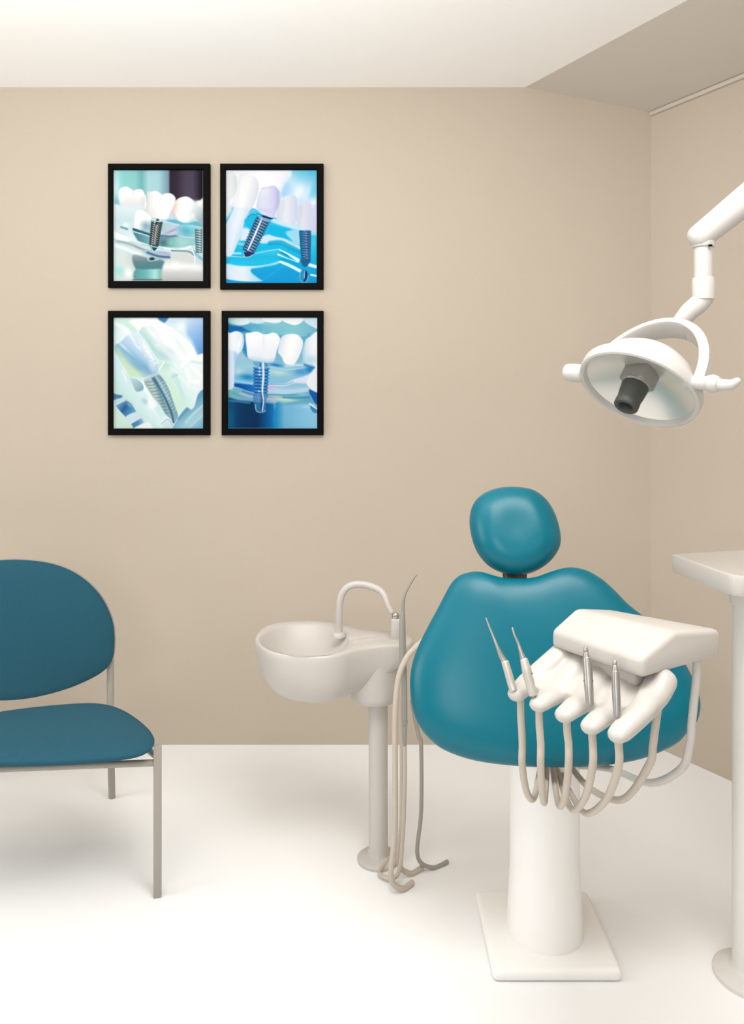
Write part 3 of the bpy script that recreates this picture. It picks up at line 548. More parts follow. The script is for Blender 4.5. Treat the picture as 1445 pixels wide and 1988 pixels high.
tag(obj('ceiling_slope', *solid([cs, k0, k1, cf], [cs+up, k0+up, k1+up, cf+up], 0), M['soffit'], smooth=False), kind='structure')
tr = [k0, k1]; ti = -RN
a = [k0+Vector((0, 0, -.016)), k1+Vector((0, 0, -.016)), k1+ti*.012+Vector((0, 0, -.016)), k0+ti*.012+Vector((0, 0, -.016))]
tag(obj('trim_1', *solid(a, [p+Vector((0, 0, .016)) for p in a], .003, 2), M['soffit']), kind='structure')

# ---------------------------------------------------------------- four framed prints
def framed_print(outer, inner, pic, label):
    y = D-.022
    o0, o1 = P(outer[0], outer[1], y), P(outer[2], outer[3], y); i0, i1 = P(inner[0], inner[1], y), P(inner[2], inner[3], y)
    root = thing('framed_print', ((o0.x+o1.x)/2, D, o1.z), label, 'picture', 'framed dental prints on the wall')
    def loop(x0, z0, x1, z1, yy): return [Vector((x0, yy, z0)), Vector((x1, yy, z0)), Vector((x1, yy, z1)), Vector((x0, yy, z1))]
    e = .0035
    L = [loop(o0.x, o0.z, o1.x, o1.z, D), loop(o0.x, o0.z, o1.x, o1.z, y+e), loop(o0.x+e, o0.z-e, o1.x-e, o1.z+e, y),
         loop(i0.x-e, i0.z+e, i1.x+e, i1.z-e, y), loop(i0.x, i0.z, i1.x, i1.z, y+e), loop(i0.x, i0.z, i1.x, i1.z, y+.014)]
    V = [v for l in L for v in l]; Fc = []
    for a in range(len(L)-1):
        for j in range(4): Fc.append((a*4+j, a*4+(j+1) % 4, a*4+4+(j+1) % 4, a*4+4+j))
    obj('frame', V, Fc, M['black'], root, smooth=False)
    ob = loop(o0.x+.004, o0.z-.004, o1.x-.004, o1.z+.004, D-.006); obj('backing_board', *solid(ob, [v+Vector((0, .006, 0)) for v in ob], 0), M['black'], root, smooth=False)
    p = pic(); nx, ny = p.NX, p.NY; yy = y+.011
    V = [Vector((i0.x+(i1.x-i0.x)*i/(nx-1), yy, i0.z+(i1.z-i0.z)*j/(ny-1))) for j in range(ny) for i in range(nx)]
    Fc = [(j*nx+i, (j+1)*nx+i, (j+1)*nx+i+1, j*nx+i+1) for j in range(ny-1) for i in range(nx-1)]
    pr = obj('print', V, Fc, M['print'], root, smooth=False)
    c = np.clip(p.C/255., 0, 1).reshape(-1, 3); c = np.where(c <= .04045, c/12.92, ((c+.055)/1.055)**2.4)*.75
    at = pr.data.color_attributes.new('ink', 'FLOAT_COLOR', 'POINT')
    at.data.foreach_set('color', np.concatenate([c, np.ones((len(c), 1))], 1).astype(np.float32).ravel())
    return root
framed_print((209, 317, 407, 558), (219, 329, 394, 545), print_dark_teal, 'black framed print of white teeth over a metal implant, black and teal background')
framed_print((427, 317, 628, 561), (438, 329, 615, 549), print_bright_cyan, 'black framed print with bright cyan gel around two slanting implant screws')
framed_print((209, 603, 407, 845), (219, 616, 394, 832), print_pale_teeth, 'black framed print of a tilted pale blue tooth crown on a grey screw')
framed_print((430, 603, 628, 845), (442, 616, 616, 832), print_deep_blue, 'black framed print of white molars over a blue screw, dark blue bottom corner')

# ---------------------------------------------------------------- blue waiting chair at the left
def waiting_chair():
    fd = Vector((.242, -.970, 0)); rd = Vector((.970, .242, 0)); Zu = Vector((0, 0, 1))
    o = P(30, 1225, 2.5)
    root = thing('waiting_chair', (o.x+.05, 2.3, 0), 'blue fabric waiting chair with rounded back and grey metal frame', 'chair')
    n = (fd+Zu*.14).normalized()
    bp = [(47, 1087), (90, 1092), (130, 1104), (165, 1125), (192, 1152), (210, 1182), (220, 1212), (222.5, 1240), (221, 1268), (215, 1287), (203, 1301), (182, 1315), (140, 1334), (90, 1349), (40, 1358), (-10, 1360), (-60, 1357), (-110, 1344), (-148, 1322), (-163, 1290), (-166, 1240), (-156, 1190), (-125, 1140), (-80, 1108), (-30, 1092), (10, 1087)]
    lp = spl([on_plane(x, y, o, n) for x, y in bp], 4, True)
    c = sum(lp, Vector())/len(lp)
    obj('backrest', *pillow(lp, n, .035, .022, 14, 3.2, 2.0), M['fabric'], root)
    lp2 = [c+(p-c)*1.008-n*.020 for p in lp]
    obj('backrest_shell', *pillow(lp2, n, .016, .016, 10, 8, 2.0), M['greyframe'], root)
    zs = .412
    sp = [(-20, 1388), (50, 1378), (120, 1371), (175, 1368), (210, 1371), (240, 1381), (266, 1397), (286, 1414), (297, 1428), (300, 1441), (292, 1455), (265, 1466), (200, 1474), (110, 1480), (10, 1482), (-90, 1478), (-150, 1466), (-172, 1449), (-160, 1425), (-110, 1404)]
    ls = spl([on_z(x, y, zs) for x, y in sp], 4, True)
    obj('seat', *pillow(ls, Zu, .022, .03, 14, 3.5, 2.0), M['fabric'], root)
    def post(p): return Vector((p.x, p.y, 0))
    # back posts rise behind the backrest
    for px, nm in ((214.5, 0), (-158, 1)):
        top = on_plane(px, 1235, o-n*.045, n); low = on_plane(px, 1368, o-n*.045, n); foot = post(low)-fd*.06
        obj('leg', *tube([top, low, low+(foot-low)*.5+fd*.01, foot], .0115, 14, 6), M['greyframe'], root)
    fr = on_z(306, 1452, zs-.01); fl = on_z(-172, 1470, zs-.01)
    for q in (fr, fl):
        a = Vector((q.x, q.y, 0)); s = .0105
        obj('leg', *obox(a+Zu*(zs-.004)/2, rd*s, fd*s*1.2, Zu*((zs-.004)/2), .002, 2), M['greyframe'], root)
    for q, px in ((fr, 214.5), (fl, -158)):
        b = on_plane(px, 1368, o-n*.045, n); b = Vector((b.x, b.y, zs-.125)); a = Vector((q.x, q.y, zs-.035))
        obj('side_rail', *tube([a, b], .009, 12, 1), M['greyframe'], root)
    a = Vector((fl.x, fl.y, zs-.05)); b = Vector((fr.x, fr.y, zs-.05))
    obj('cross_rail', *tube([a, b], .009, 12, 1), M['greyframe'], root)
waiting_chair()

# ---------------------------------------------------------------- spittoon bowl on its column
def spittoon():
    d0 = 2.25; Zu = Vector((0, 0, 1)); zr = EYE-(1243-HOR)*d0/F
    base = on_z(735, 1243, zr)
    root = thing('spittoon', (base.x, base.y, 0), 'white spittoon bowl with arm on a round column and bent filler tap', 'spittoon')
    s = lambda X, Y: (470+X/4.014, 1090+Y/4.014)
    out = [(103, 612), (122, 572), (165, 532), (235, 502), (340, 483), (480, 476), (620, 481), (740, 497), (840, 520), (920, 542), (1020, 553), (1150, 563), (1260, 580), (1322, 606), (1332, 640), (1300, 668), (1220, 678), (1100, 680), (980, 694), (880, 714), (790, 740), (690, 757), (570, 764), (430, 757), (300, 740), (200, 712), (135, 672), (106, 640)]
    lp = spl([on_z(*s(X, Y), zr-.008) for X, Y in out], 4, True)
    ins = [(146, 610), (175, 565), (245, 525), (350, 500), (480, 491), (610, 497), (720, 525), (800, 565), (830, 605), (822, 650), (770, 695), (690, 722), (560, 737), (420, 733), (290, 708), (195, 670)]
    c = on_z(*s(480, 615), zr); c.z = zr
    inner = [on_z(*s(X, Y), zr) for X, Y in ins]
    li = spl(inner, 7, True)
    n = len(lp)
    # resample both outlines by angle round the bowl centre
    def by_angle(loop):
        aa = [(math.atan2(p.y-c.y, p.x-c.x), (p-c).to_2d().length) for p in loop]; aa.sort()
        A = [a for a, r in aa]; Rr = [r for a, r in aa]
        return lambda t: np.interp(t, [A[-1]-2*math.pi]+A+[A[0]+2*math.pi], [Rr[-1]]+Rr+[Rr[0]])
    fo, fi = by_angle(lp), by_angle(li)
    NA = 180; ang = [-math.pi+2*math.pi*i/NA for i in range(NA)]
    ang = [a-.45*math.sin(a)*1.0 for a in ang]        # more columns along the arm
    V, rows = [], []
    def row(f): 
        r = []
        for t in ang: V.append(f(t)); r.append(len(V)-1)
        rows.append(r)
    def pol(t, r, z): return Vector((c.x+math.cos(t)*r, c.y+math.sin(t)*r, z))
    for u in np.linspace(.04, 1, 16):                # hollow
        row(lambda t: pol(t, fi(t)*u, zr-.004-.085*(1-u**2.6)))
    row(lambda t: pol(t, fi(t)+.25*min(.016, fo(t)-fi(t)), zr))
    row(lambda t: pol(t, fi(t)+.5*(fo(t)-fi(t)), zr+.001))
    row(lambda t: pol(t, fo(t)-.007, zr)); row(lambda t: pol(t, fo(t)-.003, zr-.0015)); row(lambda t: pol(t, fo(t), zr-.007))
    x_neck = c.x+.21
    def under(x):
        sm = lambda t: min(1, max(0, t))**2*(3-2*min(1, max(0, t)))
        k = sm((x-(c.x+.085))/.21); j = sm((x-(c.x-.02))/.26)
        return .162*(1-k)+.085*k, 2.8*(1-j)+7*j, 2.05*(1-j)+2.4*j
    ss = [math.cos(math.pi/2*i/22) for i in range(1, 22)]
    for q in ss:
        def f(t):
            r = fo(t)*q; x = c.x+math.cos(t)*r; h, p, e = under(x)
            return pol(t, r, zr-.007-(h-.007)*max(0, 1-q**p)**(1/e))
        row(f)
    Fc = []
    for a, b in zip(rows[:-1], rows[1:]):
        for j in range(NA): Fc.append((a[j], a[(j+1) % NA], b[(j+1) % NA], b[j]))
    Fc.append(tuple(rows[0])); Fc.append(tuple(rows[-1]))
    obj('bowl', V, Fc, M['white'], root, angle=70)
    # raised drip ridges on the arm
    for (xa, ya, xb, yb) in ((850, 612, 1050, 583), (880, 640, 1090, 606)):
        a = on_z(*s(xa, ya), zr-.0035); b = on_z(*s(xb, yb), zr-.0035)
        obj('drip_ridge', *tube([a, (a+b)/2+Vector((0, .003, 0)), b], .006, 12, 4, 1.), M['white'], root)
    # swivel collar and column
    cc = on_z(735, 1352, zr-.15); cx, cy = cc.x, base.y+.02
    obj('swivel_collar', *lathe((cx-.010, cy, zr-.178), (0, 0, 1), [(0, 0), (.064, 0), (.070, .006), (.072, .02), (.074, .115)], 48, False), M['white'], root)
    obj('column', *lathe((cx, cy, 0), (0, 0, 1), [(0, 0), (.062, 0), (.062, .008), (.055, .014), (.034, .02), (.028, .03), (.028, zr-.17)], 40, False), M['white'], root)
    # filler tap
    td = base.y+.055; q = lambda X, Y, d=0: P(*s(X, Y), td+d)
    t0 = q(755, 528); t0.z = zr-.002
    tap = obj('filler_tap', *tube([t0, q(756, 440), q(762, 320), q(785, 245), (q(830, 196)), q(900, 178), q(985, 188), q(1070, 222, -.01), q(1112, 270, -.02), q(1140, 340, -.03), q(1168, 398, -.035)], [.0112, .0108, .0105, .0105, .0105, .0105, .0105, .0102, .0095, .0085, .008], 20, 6, .6), M['white'], root)
    obj('tap_flange', *lathe(t0, (0, 0, 1), [(0, -.004), (.020, -.004), (.020, .003), (.016, .008), (.0115, .010), (.011, .014)], 32, False), M['white'], tap)
    # wand holder block with its metal cap
    hb = q(1197, 585, -.04); hb.z = zr-.004; hw = .0135
    hh = obj('wand_holder', *box((hb.x-hw, hb.y-hw, hb.z), (hb.x+hw, hb.y+hw, hb.z+.064), .004, 3), M['white'], root)
    obj('holder_cap', *lathe((hb.x, hb.y, hb.z+.062), (0, 0, 1), [(0, 0), (.0108, 0), (.0112, .004), (.0098, .0065), (.0112, .009), (.0105, .014), (.007, .018), (0, .019)], 24, False), M['steel'], hh)
    return hb, zr, Vector((cx, cy, 0))
hb, zr, col = spittoon()

def suction_wand():
    d = 2.135; s = lambda X, Y, dd=0: P(470+X/4.014, 1090+Y/4.014, d+dd)
    root = thing('suction_wand', (s(1255, 1300).x, d, s(0, 1440).z), 'slim grey suction wand with curved tip, standing against the spittoon arm', 'suction wand')
    obj('body', *tube([s(1254, 400), s(1250, 470), s(1250, 600), s(1253, 740), s(1263, 900), s(1268, 1060), s(1271, 1220), s(1270, 1340), s(1268, 1440)], [.0055, .0085, .0098, .0098, .0080, .0072, .0066, .0055, .0048], 20, 6, .5), M['wandgrey'], root)
    obj('tip', *tube([s(1254, 402), s(1256, 330), s(1268, 265), s(1292, 210), s(1322, 160), s(1345, 122), s(1360, 106)], [.0055, .0045, .0037, .0033, .003, .0028, .0024], 14, 6, .8), M['wandgrey'], root)
    obj('collar_ring', *lathe(s(1270, 1262), (0, 0, 1), [(.006, 0), (.0082, .001), (.0082, .007), (.006, .008)], 20, False), M['wandgrey'], root)
    # its hose drops to the floor and lies against the column foot
    f = s(1268, 1436)
    obj('hose', *tube([f, f+Vector((0, 0, -.10)), Vector((f.x-.005, f.y, .15)), Vector((f.x-.02, f.y+.01, .03)), Vector((f.x-.07, f.y+.05, .012)), Vector((col.x+.045, col.y, .016))], .0058, 12, 8), M['cream'], root)
suction_wand()

def floor_hose(name, px, d, r, label, m, endx, lead=()):
    pts = list(lead)+[P(x, y, d) for x, y in px]; e = pts[-1]
    pts += [Vector((e.x, e.y, .18)), Vector((e.x-.01, e.y+.005, .05)), Vector((e.x+endx*.4, e.y+.02, r+.001)), Vector((e.x+endx, e.y+.05, r+.001))]
    o = obj(name, *tube(pts, r, 16, 8, .5), m, None, loc=(e.x, e.y, 0))
    return tag(o, label, 'hose', 'hoses beside the spittoon column')
floor_hose('suction_hose', [(832, 1238), (815, 1250), (800, 1264), (788, 1280), (777, 1305), (771, 1335), (768, 1370), (767, 1410), (767, 1446)], 2.098, .0078, 'thick cream hose curving out from behind the left edge of the teal chair back', M['cream'], .05, [P(905, 1268, 1.90), P(866, 1246, 2.02)])
floor_hose('drain_hose', [(786, 1300), (782, 1330), (780, 1370), (780, 1410), (781, 1446)], 2.17, .0072, 'straight cream hose behind the grey suction wand', M['cream'], .06)
floor_hose('air_line', [(800, 1360), (804, 1384), (809, 1410), (814, 1432), (818, 1450)], 2.2, .0058, 'thin grey hose slanting down along the lower left edge of the chair back', M['greyframe'], .08)

# ---------------------------------------------------------------- teal dental chair
def dental_chair():
    o = P(1080, 1290, 1.80); n = Vector((-.10, -1, .36)).normalized(); Zu = Vector((0, 0, 1))
    s = lambda X, Y: (780+X/3.141, 930+Y/3.141)
    bx = o.x; by = o.y+.12
    root = thing('dental_chair', (bx, by, 0), 'teal vinyl dental chair with wide shouldered back and round headrest', 'dental chair')
    bp = [(917, 1110), (895, 1116), (879, 1129), (866, 1150), (850, 1181), (831, 1216), (812, 1255), (800, 1290), (796, 1330), (801, 1376), (815, 1411), (837, 1437), (865, 1457), (920, 1476), (1000, 1487), (1090, 1490), (1180, 1485), (1250, 1472), (1310, 1446), (1333, 1424), (1352, 1403), (1359.5, 1378), (1358, 1352), (1346, 1318), (1328, 1285), (1300, 1245), (1262, 1207), (1222, 1175), (1197, 1150), (1172, 1127), (1146, 1110.5), (1127, 1104), (1108, 1101.5), (1089, 1104), (1066, 1111), (1044, 1119), (1022, 1122.6), (1000, 1123), (974, 1121), (955, 1116), (936, 1110.5)]
    lp = spl([on_plane(x, y, o, n) for x, y in bp], 4, True)
    c0 = on_plane(1075, 1320, o, n)
    def dish(q, s_):
        r = abs((q-c0).x)/.36
        return -.020*math.exp(-(r*1.5)**2)*(1-s_**4)
    obj('backrest', *pillow(lp, n, .062, .03, 22, 3.4, 2.0, dish, c0), M['teal'], root)
    lb = [c0+(p-c0)*.9-n*.03 for p in lp]
    obj('backrest_shell', *pillow(lb, n, .0, .05, 10, 3.5, 2, None, c0-n*.03), M['white'], root)
    # headrest
    ho = P(1000, 1028, 1.93); hn = Vector((-.06, -1, .42)).normalized()
    hp = [(690, 52), (800, 70), (880, 128), (932, 210), (964, 310), (968, 400), (932, 472), (872, 530), (790, 572), (700, 586), (610, 570), (530, 528), (470, 460), (435, 385), (415, 290), (418, 210), (445, 140), (505, 88), (590, 58)]
    hl = spl([on_plane(*s(X, Y), ho, hn) for X, Y in hp], 6, True)
    hc = sum(hl, Vector())/len(hl)
    def hd(q, s_):
        return -.010*math.exp(-(((q-hc).x/.06)**2))*(1-s_**2)**2
    obj('headrest', *pillow(hl, hn, .062, .035, 20, 2.7, 2.0, hd), M['teal'], root)
    # headrest stem
    b0 = P(1001, 1075, 1.965); b1 = P(1001, 1160, 1.93)
    ax = (b0-b1)/2; xx = Vector((1, 0, 0)); yy = xx.cross(ax.normalized())
    st = obj('headrest_stem', *obox((b0+b1)/2, xx*.0275, yy*.012, ax, .004, 3), M['bracket'], root)
    obj('stem_rod', *tube([P(977, 1080, 1.965), P(977, 1160, 1.93)], .003, 10, 1), M['steel'], st)
    # lift column under the back, foot plate
    lo = c0-n*.05; low = Vector((bx, by, .42))
    V = tube([lo+Vector((0, .03, -.05)), Vector((bx, by+.02, .56)), Vector((bx, by, .40)), Vector((bx, by, .2)), Vector((bx, by, .03))], [.07, .085, .085, .085, .095], 32, 8)
    obj('lift_column', *V, M['basewhite'], root)
    obj('foot_plate', *box((bx-.15, by-.14, 0), (bx+.15, by+.16, .03), .012, 4), M['basewhite'], root)
    return bx, by
bx, by = dental_chair()

# ---------------------------------------------------------------- delivery unit with the handpiece rest
def delivery_unit():
    s = lambda X, Y: (920+X/2.752, 1140+Y/2.752); Zu = Vector((0, 0, 1))
    dR = 1.30; Rb = P(*s(905, 492), dR); z0 = Rb.z
    Lb = on_z(*s(412, 322), z0); Bb = on_z(*s(1296, 348), z0)
    e1 = (Rb-Lb); e2 = (Bb-Rb)
    # square the body up
    e1n = e1.normalized(); e2 = (e2-e1n*e2.dot(e1n)); e2n = e2.normalized()
    root = thing('delivery_unit', ((Lb+Bb)/2).to_tuple(), 'white instrument delivery unit with sloped top and five fingered handpiece rest', 'dental unit')
    hF, hM, hB = .0345, .0665, .0500
    de = e2.length*.94
    prof = [(0, 0), (0, hF), (.40*de, hM), (de, hB), (de, 0)]
    A = [Lb+e2n*u+Zu*z for u, z in prof]; B = [Rb+e2n*u+Zu*z for u, z in prof]
    A = [Lb+e2n*u*.74+Zu*z for u, z in prof]   # the left end is shallower
    obj('housing', *solid(A, B, .0105, 4), M['white'], root)
    # fingered rest
    tips = [(P(*s(228, 572), 1.405)), P(*s(345, 628), 1.365), P(*s(482, 684), 1.325), P(*s(622, 746), 1.285), P(*s(768, 790), 1.245)]
    mids = [P(*s(310, 490), 1.44), P(*s(440, 560), 1.40), P(*s(590, 600), 1.36), P(*s(735, 650), 1.325), P(*s(910, 640), 1.29)]
    roots = [P(*s(470, 350), 1.475), P(*s(560, 400), 1.45), P(*s(690, 450), 1.42), P(*s(830, 490), 1.385), P(*s(985, 500), 1.345)]
    sh = [tube([tips[i], tips[i].lerp(mids[i], .5), mids[i], roots[i]], [.0180, .0212, .0220, .023], 18, 6, .8, .72) for i in range(5)]
    # web behind the slots
    dn = Vector((0, 0, -.012)); un = Vector((0, 0, .009))
    for i in range(4):
        f_ = (.42, .12, .16, .12)[i]; a, b_ = mids[i].lerp(tips[i], f_), mids[i+1].lerp(tips[i+1], f_)
        q4 = [a, b_, roots[i+1]+e2n*.03, roots[i]+e2n*.03]
        sh.append(solid([p+dn for p in q4], [p+un for p in q4], 0))
    # flank on the right running up under the housing
    fl = [P(*s(800, 790), 1.25), P(*s(905, 675), 1.285), P(*s(985, 575), 1.315), P(*s(1020, 500), 1.335)]
    sh.append(tube(fl, [.012, .017, .020, .022], 14, 5, .9))
    q4 = [tips[4].lerp(mids[4], .3), fl[0].lerp(fl[1], .3), fl[3]+e2n*.03, roots[4]+e2n*.03]
    sh.append(solid([p+dn for p in q4], [p+un*.6 for p in q4], 0))
    rest = obj('handpiece_rest', *fuse(sh, .0026, 16), M['white'], root, angle=0)
    # neck that joins the rest to the housing
    nk = (roots[2]+Vector((0, .05, .01)))
    m0 = (Lb+Rb)/2+e2n*.075
    obj('rest_neck', *obox(m0-Zu*.012, e1n*.07, e2n*.05, Zu*.018, .008, 3), M['white'], root)
    # hoses
    H5 = [((250, 600), (252, 690), (257, 770), (260, 846)), ((349, 655), (351, 730), (356, 800), (359, 846)), ((497, 712), (500, 770), (505, 815), (508, 846)), ((633, 775), (634, 800), (636, 825), (637, 846)), ((772, 815), (773, 825), (774, 835), (775, 846))]
    for i, hpx in enumerate(H5):
        d = 1.405-.04*i
        pts = [P(*s(x, y), d+.004) for x, y in hpx]; pts[0] += Vector((0, 0, .012)); e = pts[-1]; k = i-2
        end = Vector((bx+.012*k, by-.082, .50-.012*i))
        pts += [e+Vector((.001, .006, -.04)), e.lerp(end, .18)+Vector((0, 0, -.085)), e.lerp(end, .5)+Vector((0, 0, -.10)), e.lerp(end, .8)+Vector((0, 0, -.05)), end]
        obj('hose', *tube(pts, .0066, 14, 7), M['cream'], root)
    hpx = ((992, 560), (985, 640), (975, 720), (965, 790), (958, 846)); pts = [P(*s(x, y), 1.33) for x, y in hpx]; e = pts[-1]
    end = Vector((bx+.045, by-.071, .47)); pts += [e+Vector((-.004, .01, -.04)), e.lerp(end, .3)+Vector((0, 0, -.09)), e.lerp(end, .7)+Vector((0, 0, -.06)), end]
    obj('hose', *tube(pts, .0068, 14, 7), M['cream'], root)
    # the carrying arm drops from the rear corner and turns in to the chair column
    hpx = ((1197, 385), (1190, 480), (1178, 600), (1166, 720), (1154, 846)); pts = [P(*s(x, y), 1.405) for x, y in hpx]; pts[0] += Zu*.03; e = pts[-1]
    end = Vector((bx+.080, by-.03, .45)); pts += [e+Vector((-.010, .015, -.05)), e.lerp(end, .3)+Vector((0, 0, -.06)), e.lerp(end, .65)+Vector((0, 0, -.02)), end]
    obj('carrying_arm', *tube(pts, [.0074]*len(pts), 16, 7), M['white'], root)
    return s
sD = delivery_unit()

def handpiece(kind, pts, rads, tip_pts, tip_r, d0, label, joint=None, mb='steel', head=None):
    q = [P(*sD(x, y), d) for x, y, d in pts]; t = [P(*sD(x, y), d) for x, y, d in tip_pts]
    root = thing(kind, q[-1].to_tuple(), label, 'dental instrument', 'instruments in the handpiece rest')
    b = obj('handle', *tube(q, rads, 20, 6, .35), M[mb], root)
    tp = obj('tip', *tube(t, tip_r, 16, 6, .7), M['steel'], root)
    if joint:
        f, r = joint
        i = q[0].lerp(q[-1], f); ax = (q[-1]-q[0]).normalized()
        obj('joint_ring', *lathe(i, ax, [(r*.9, -.0014), (r*1.03, -.001), (r*1.03, .001), (r*.9, .0014)], 24, False), M['darkgrey'], b)
    if head:
        obj('head', *tube([P(*sD(x, y), d) for x, y, d in head[0]], head[1], 18, 4, .6), M['steel'], tp)
M['satin'] = mat('satin_aluminium', (.56, .53, .48), .42, metal=.55)
handpiece('ultrasonic_scaler', [(167, 398, 1.415), (182, 448, 1.41), (200, 512, 1.405), (213, 552, 1.40)], [.0068, .0072, .0074, .0072], [(66, 165, 1.435), (86, 218, 1.43), (108, 272, 1.425), (126, 318, 1.42), (148, 368, 1.418), (168, 402, 1.415)], [.0013, .0018, .0024, .0030, .0050, .0058], 1.42, 'slim straight pointed instrument, outermost at the left end of the handpiece rest', mb='satin')
handpiece('air_syringe', [(268, 385, 1.385), (282, 440, 1.38), (300, 510, 1.375), (318, 575, 1.37)], [.0068, .0088, .0084, .0078], [(207, 218, 1.40), (218, 255, 1.395), (238, 300, 1.392), (252, 345, 1.388), (268, 392, 1.385)], [.0019, .0019, .0024, .0036, .0066], 1.38, 'kinked blunt tipped instrument between the first two fingers of the rest', (.42, .0086), mb='satin')
handpiece('air_turbine', [(605, 378, 1.335), (610, 450, 1.328), (615, 530, 1.32), (622, 630, 1.312)], [.0072, .0078, .0078, .0068], [(600, 345, 1.338), (603, 365, 1.336), (605, 384, 1.335)], [.0040, .0056, .0066], 1.33, 'taller upright steel handpiece in the middle of the rest below the housing edge', (.49, .0080), head=([(598, 322, 1.338), (599, 335, 1.338), (600, 350, 1.338)], [.0030, .0046, .0040]))
handpiece('polishing_motor', [(757, 448, 1.285), (760, 520, 1.28), (763, 590, 1.275), (767, 690, 1.268)], [.0064, .0068, .0068, .0062], [(754, 415, 1.288), (756, 432, 1.286), (757, 452, 1.285)], [.0036, .0050, .0058], 1.28, 'upright steel handpiece nearest the right end of the rest', None, head=([(755, 393, 1.289), (755, 405, 1.288), (754, 420, 1.288)], [.0026, .0040, .0036]))

# ---------------------------------------------------------------- bracket table at the right edge
def side_table():
    Zu = Vector((0, 0, 1)); A = P(1301.5, 1075, 1.9); zt = A.z
    B = on_z(1432, 1121, zt); Dk = on_z(1445, 1067, zt); e = (Dk-A).normalized()
    Dk = A+e*.34; Cc = B+e*.30
    def arc(p, a, b, r):
        u = (a-p).normalized()*r; v = (b-p).normalized()*r
        return [p+u*(1-t)**2+v*t**2 for t in (0, .25, .5, .75, 1)]
    loop = arc(A, Dk, B, .012)+arc(B, A, Cc, .045)+arc(Cc, B, Dk, .045)+arc(Dk, Cc, A, .03)
    root = thing('instrument_table', ((A+Cc)/2).to_tuple()[:2]+(0,), 'white instrument table with rounded corners on a pale grey post at the right edge', 'table')
    lo = [p-Zu*.046 for p in loop]
    V, Fc = [], []
    c = (A+Cc)/2
    def ring(s, z): return [c.to_2d().to_3d()+((p.to_2d()-c.to_2d())*1.0).to_3d()+(c-p).to_2d().to_3d().normalized()*s+Zu*z for p in loop]
    seq = [ring(.30*0+.03, zt-.0015), ring(.012, zt-.0005), ring(.006, zt), ring(.0018, zt-.0018), ring(0, zt-.006), ring(.002, zt-.040), ring(.004, zt-.0445), ring(.009, zt-.046)]
    m = len(loop)
    for r in seq: V += r
    for i in range(len(seq)-1):
        for j in range(m): Fc.append((i*m+j, i*m+(j+1) % m, i*m+m+(j+1) % m, i*m+m+j))
    Fc.append(tuple(range(m))); Fc.append(tuple((len(seq)-1)*m+j for j in range(m)))
    obj('tabletop', V, Fc, M['white'], root)
    pc = P(1460, 1160, 1.80); x, y = pc.x, pc.y
    obj('post_collar', *lathe((x, y, zt-.099), (0, 0, 1), [(0, 0), (.0455, 0), (.048, .003), (.0495, .054)], 40, False), M['poleg'], root)
    obj('post', *lathe((x, y, 0), (0, 0, 1), [(0, 0), (.085, 0), (.085, .010), (.075, .016), (.05, .022), (.042, .035), (.042, zt-.075)], 40, False), M['poleg'], root)
side_table()

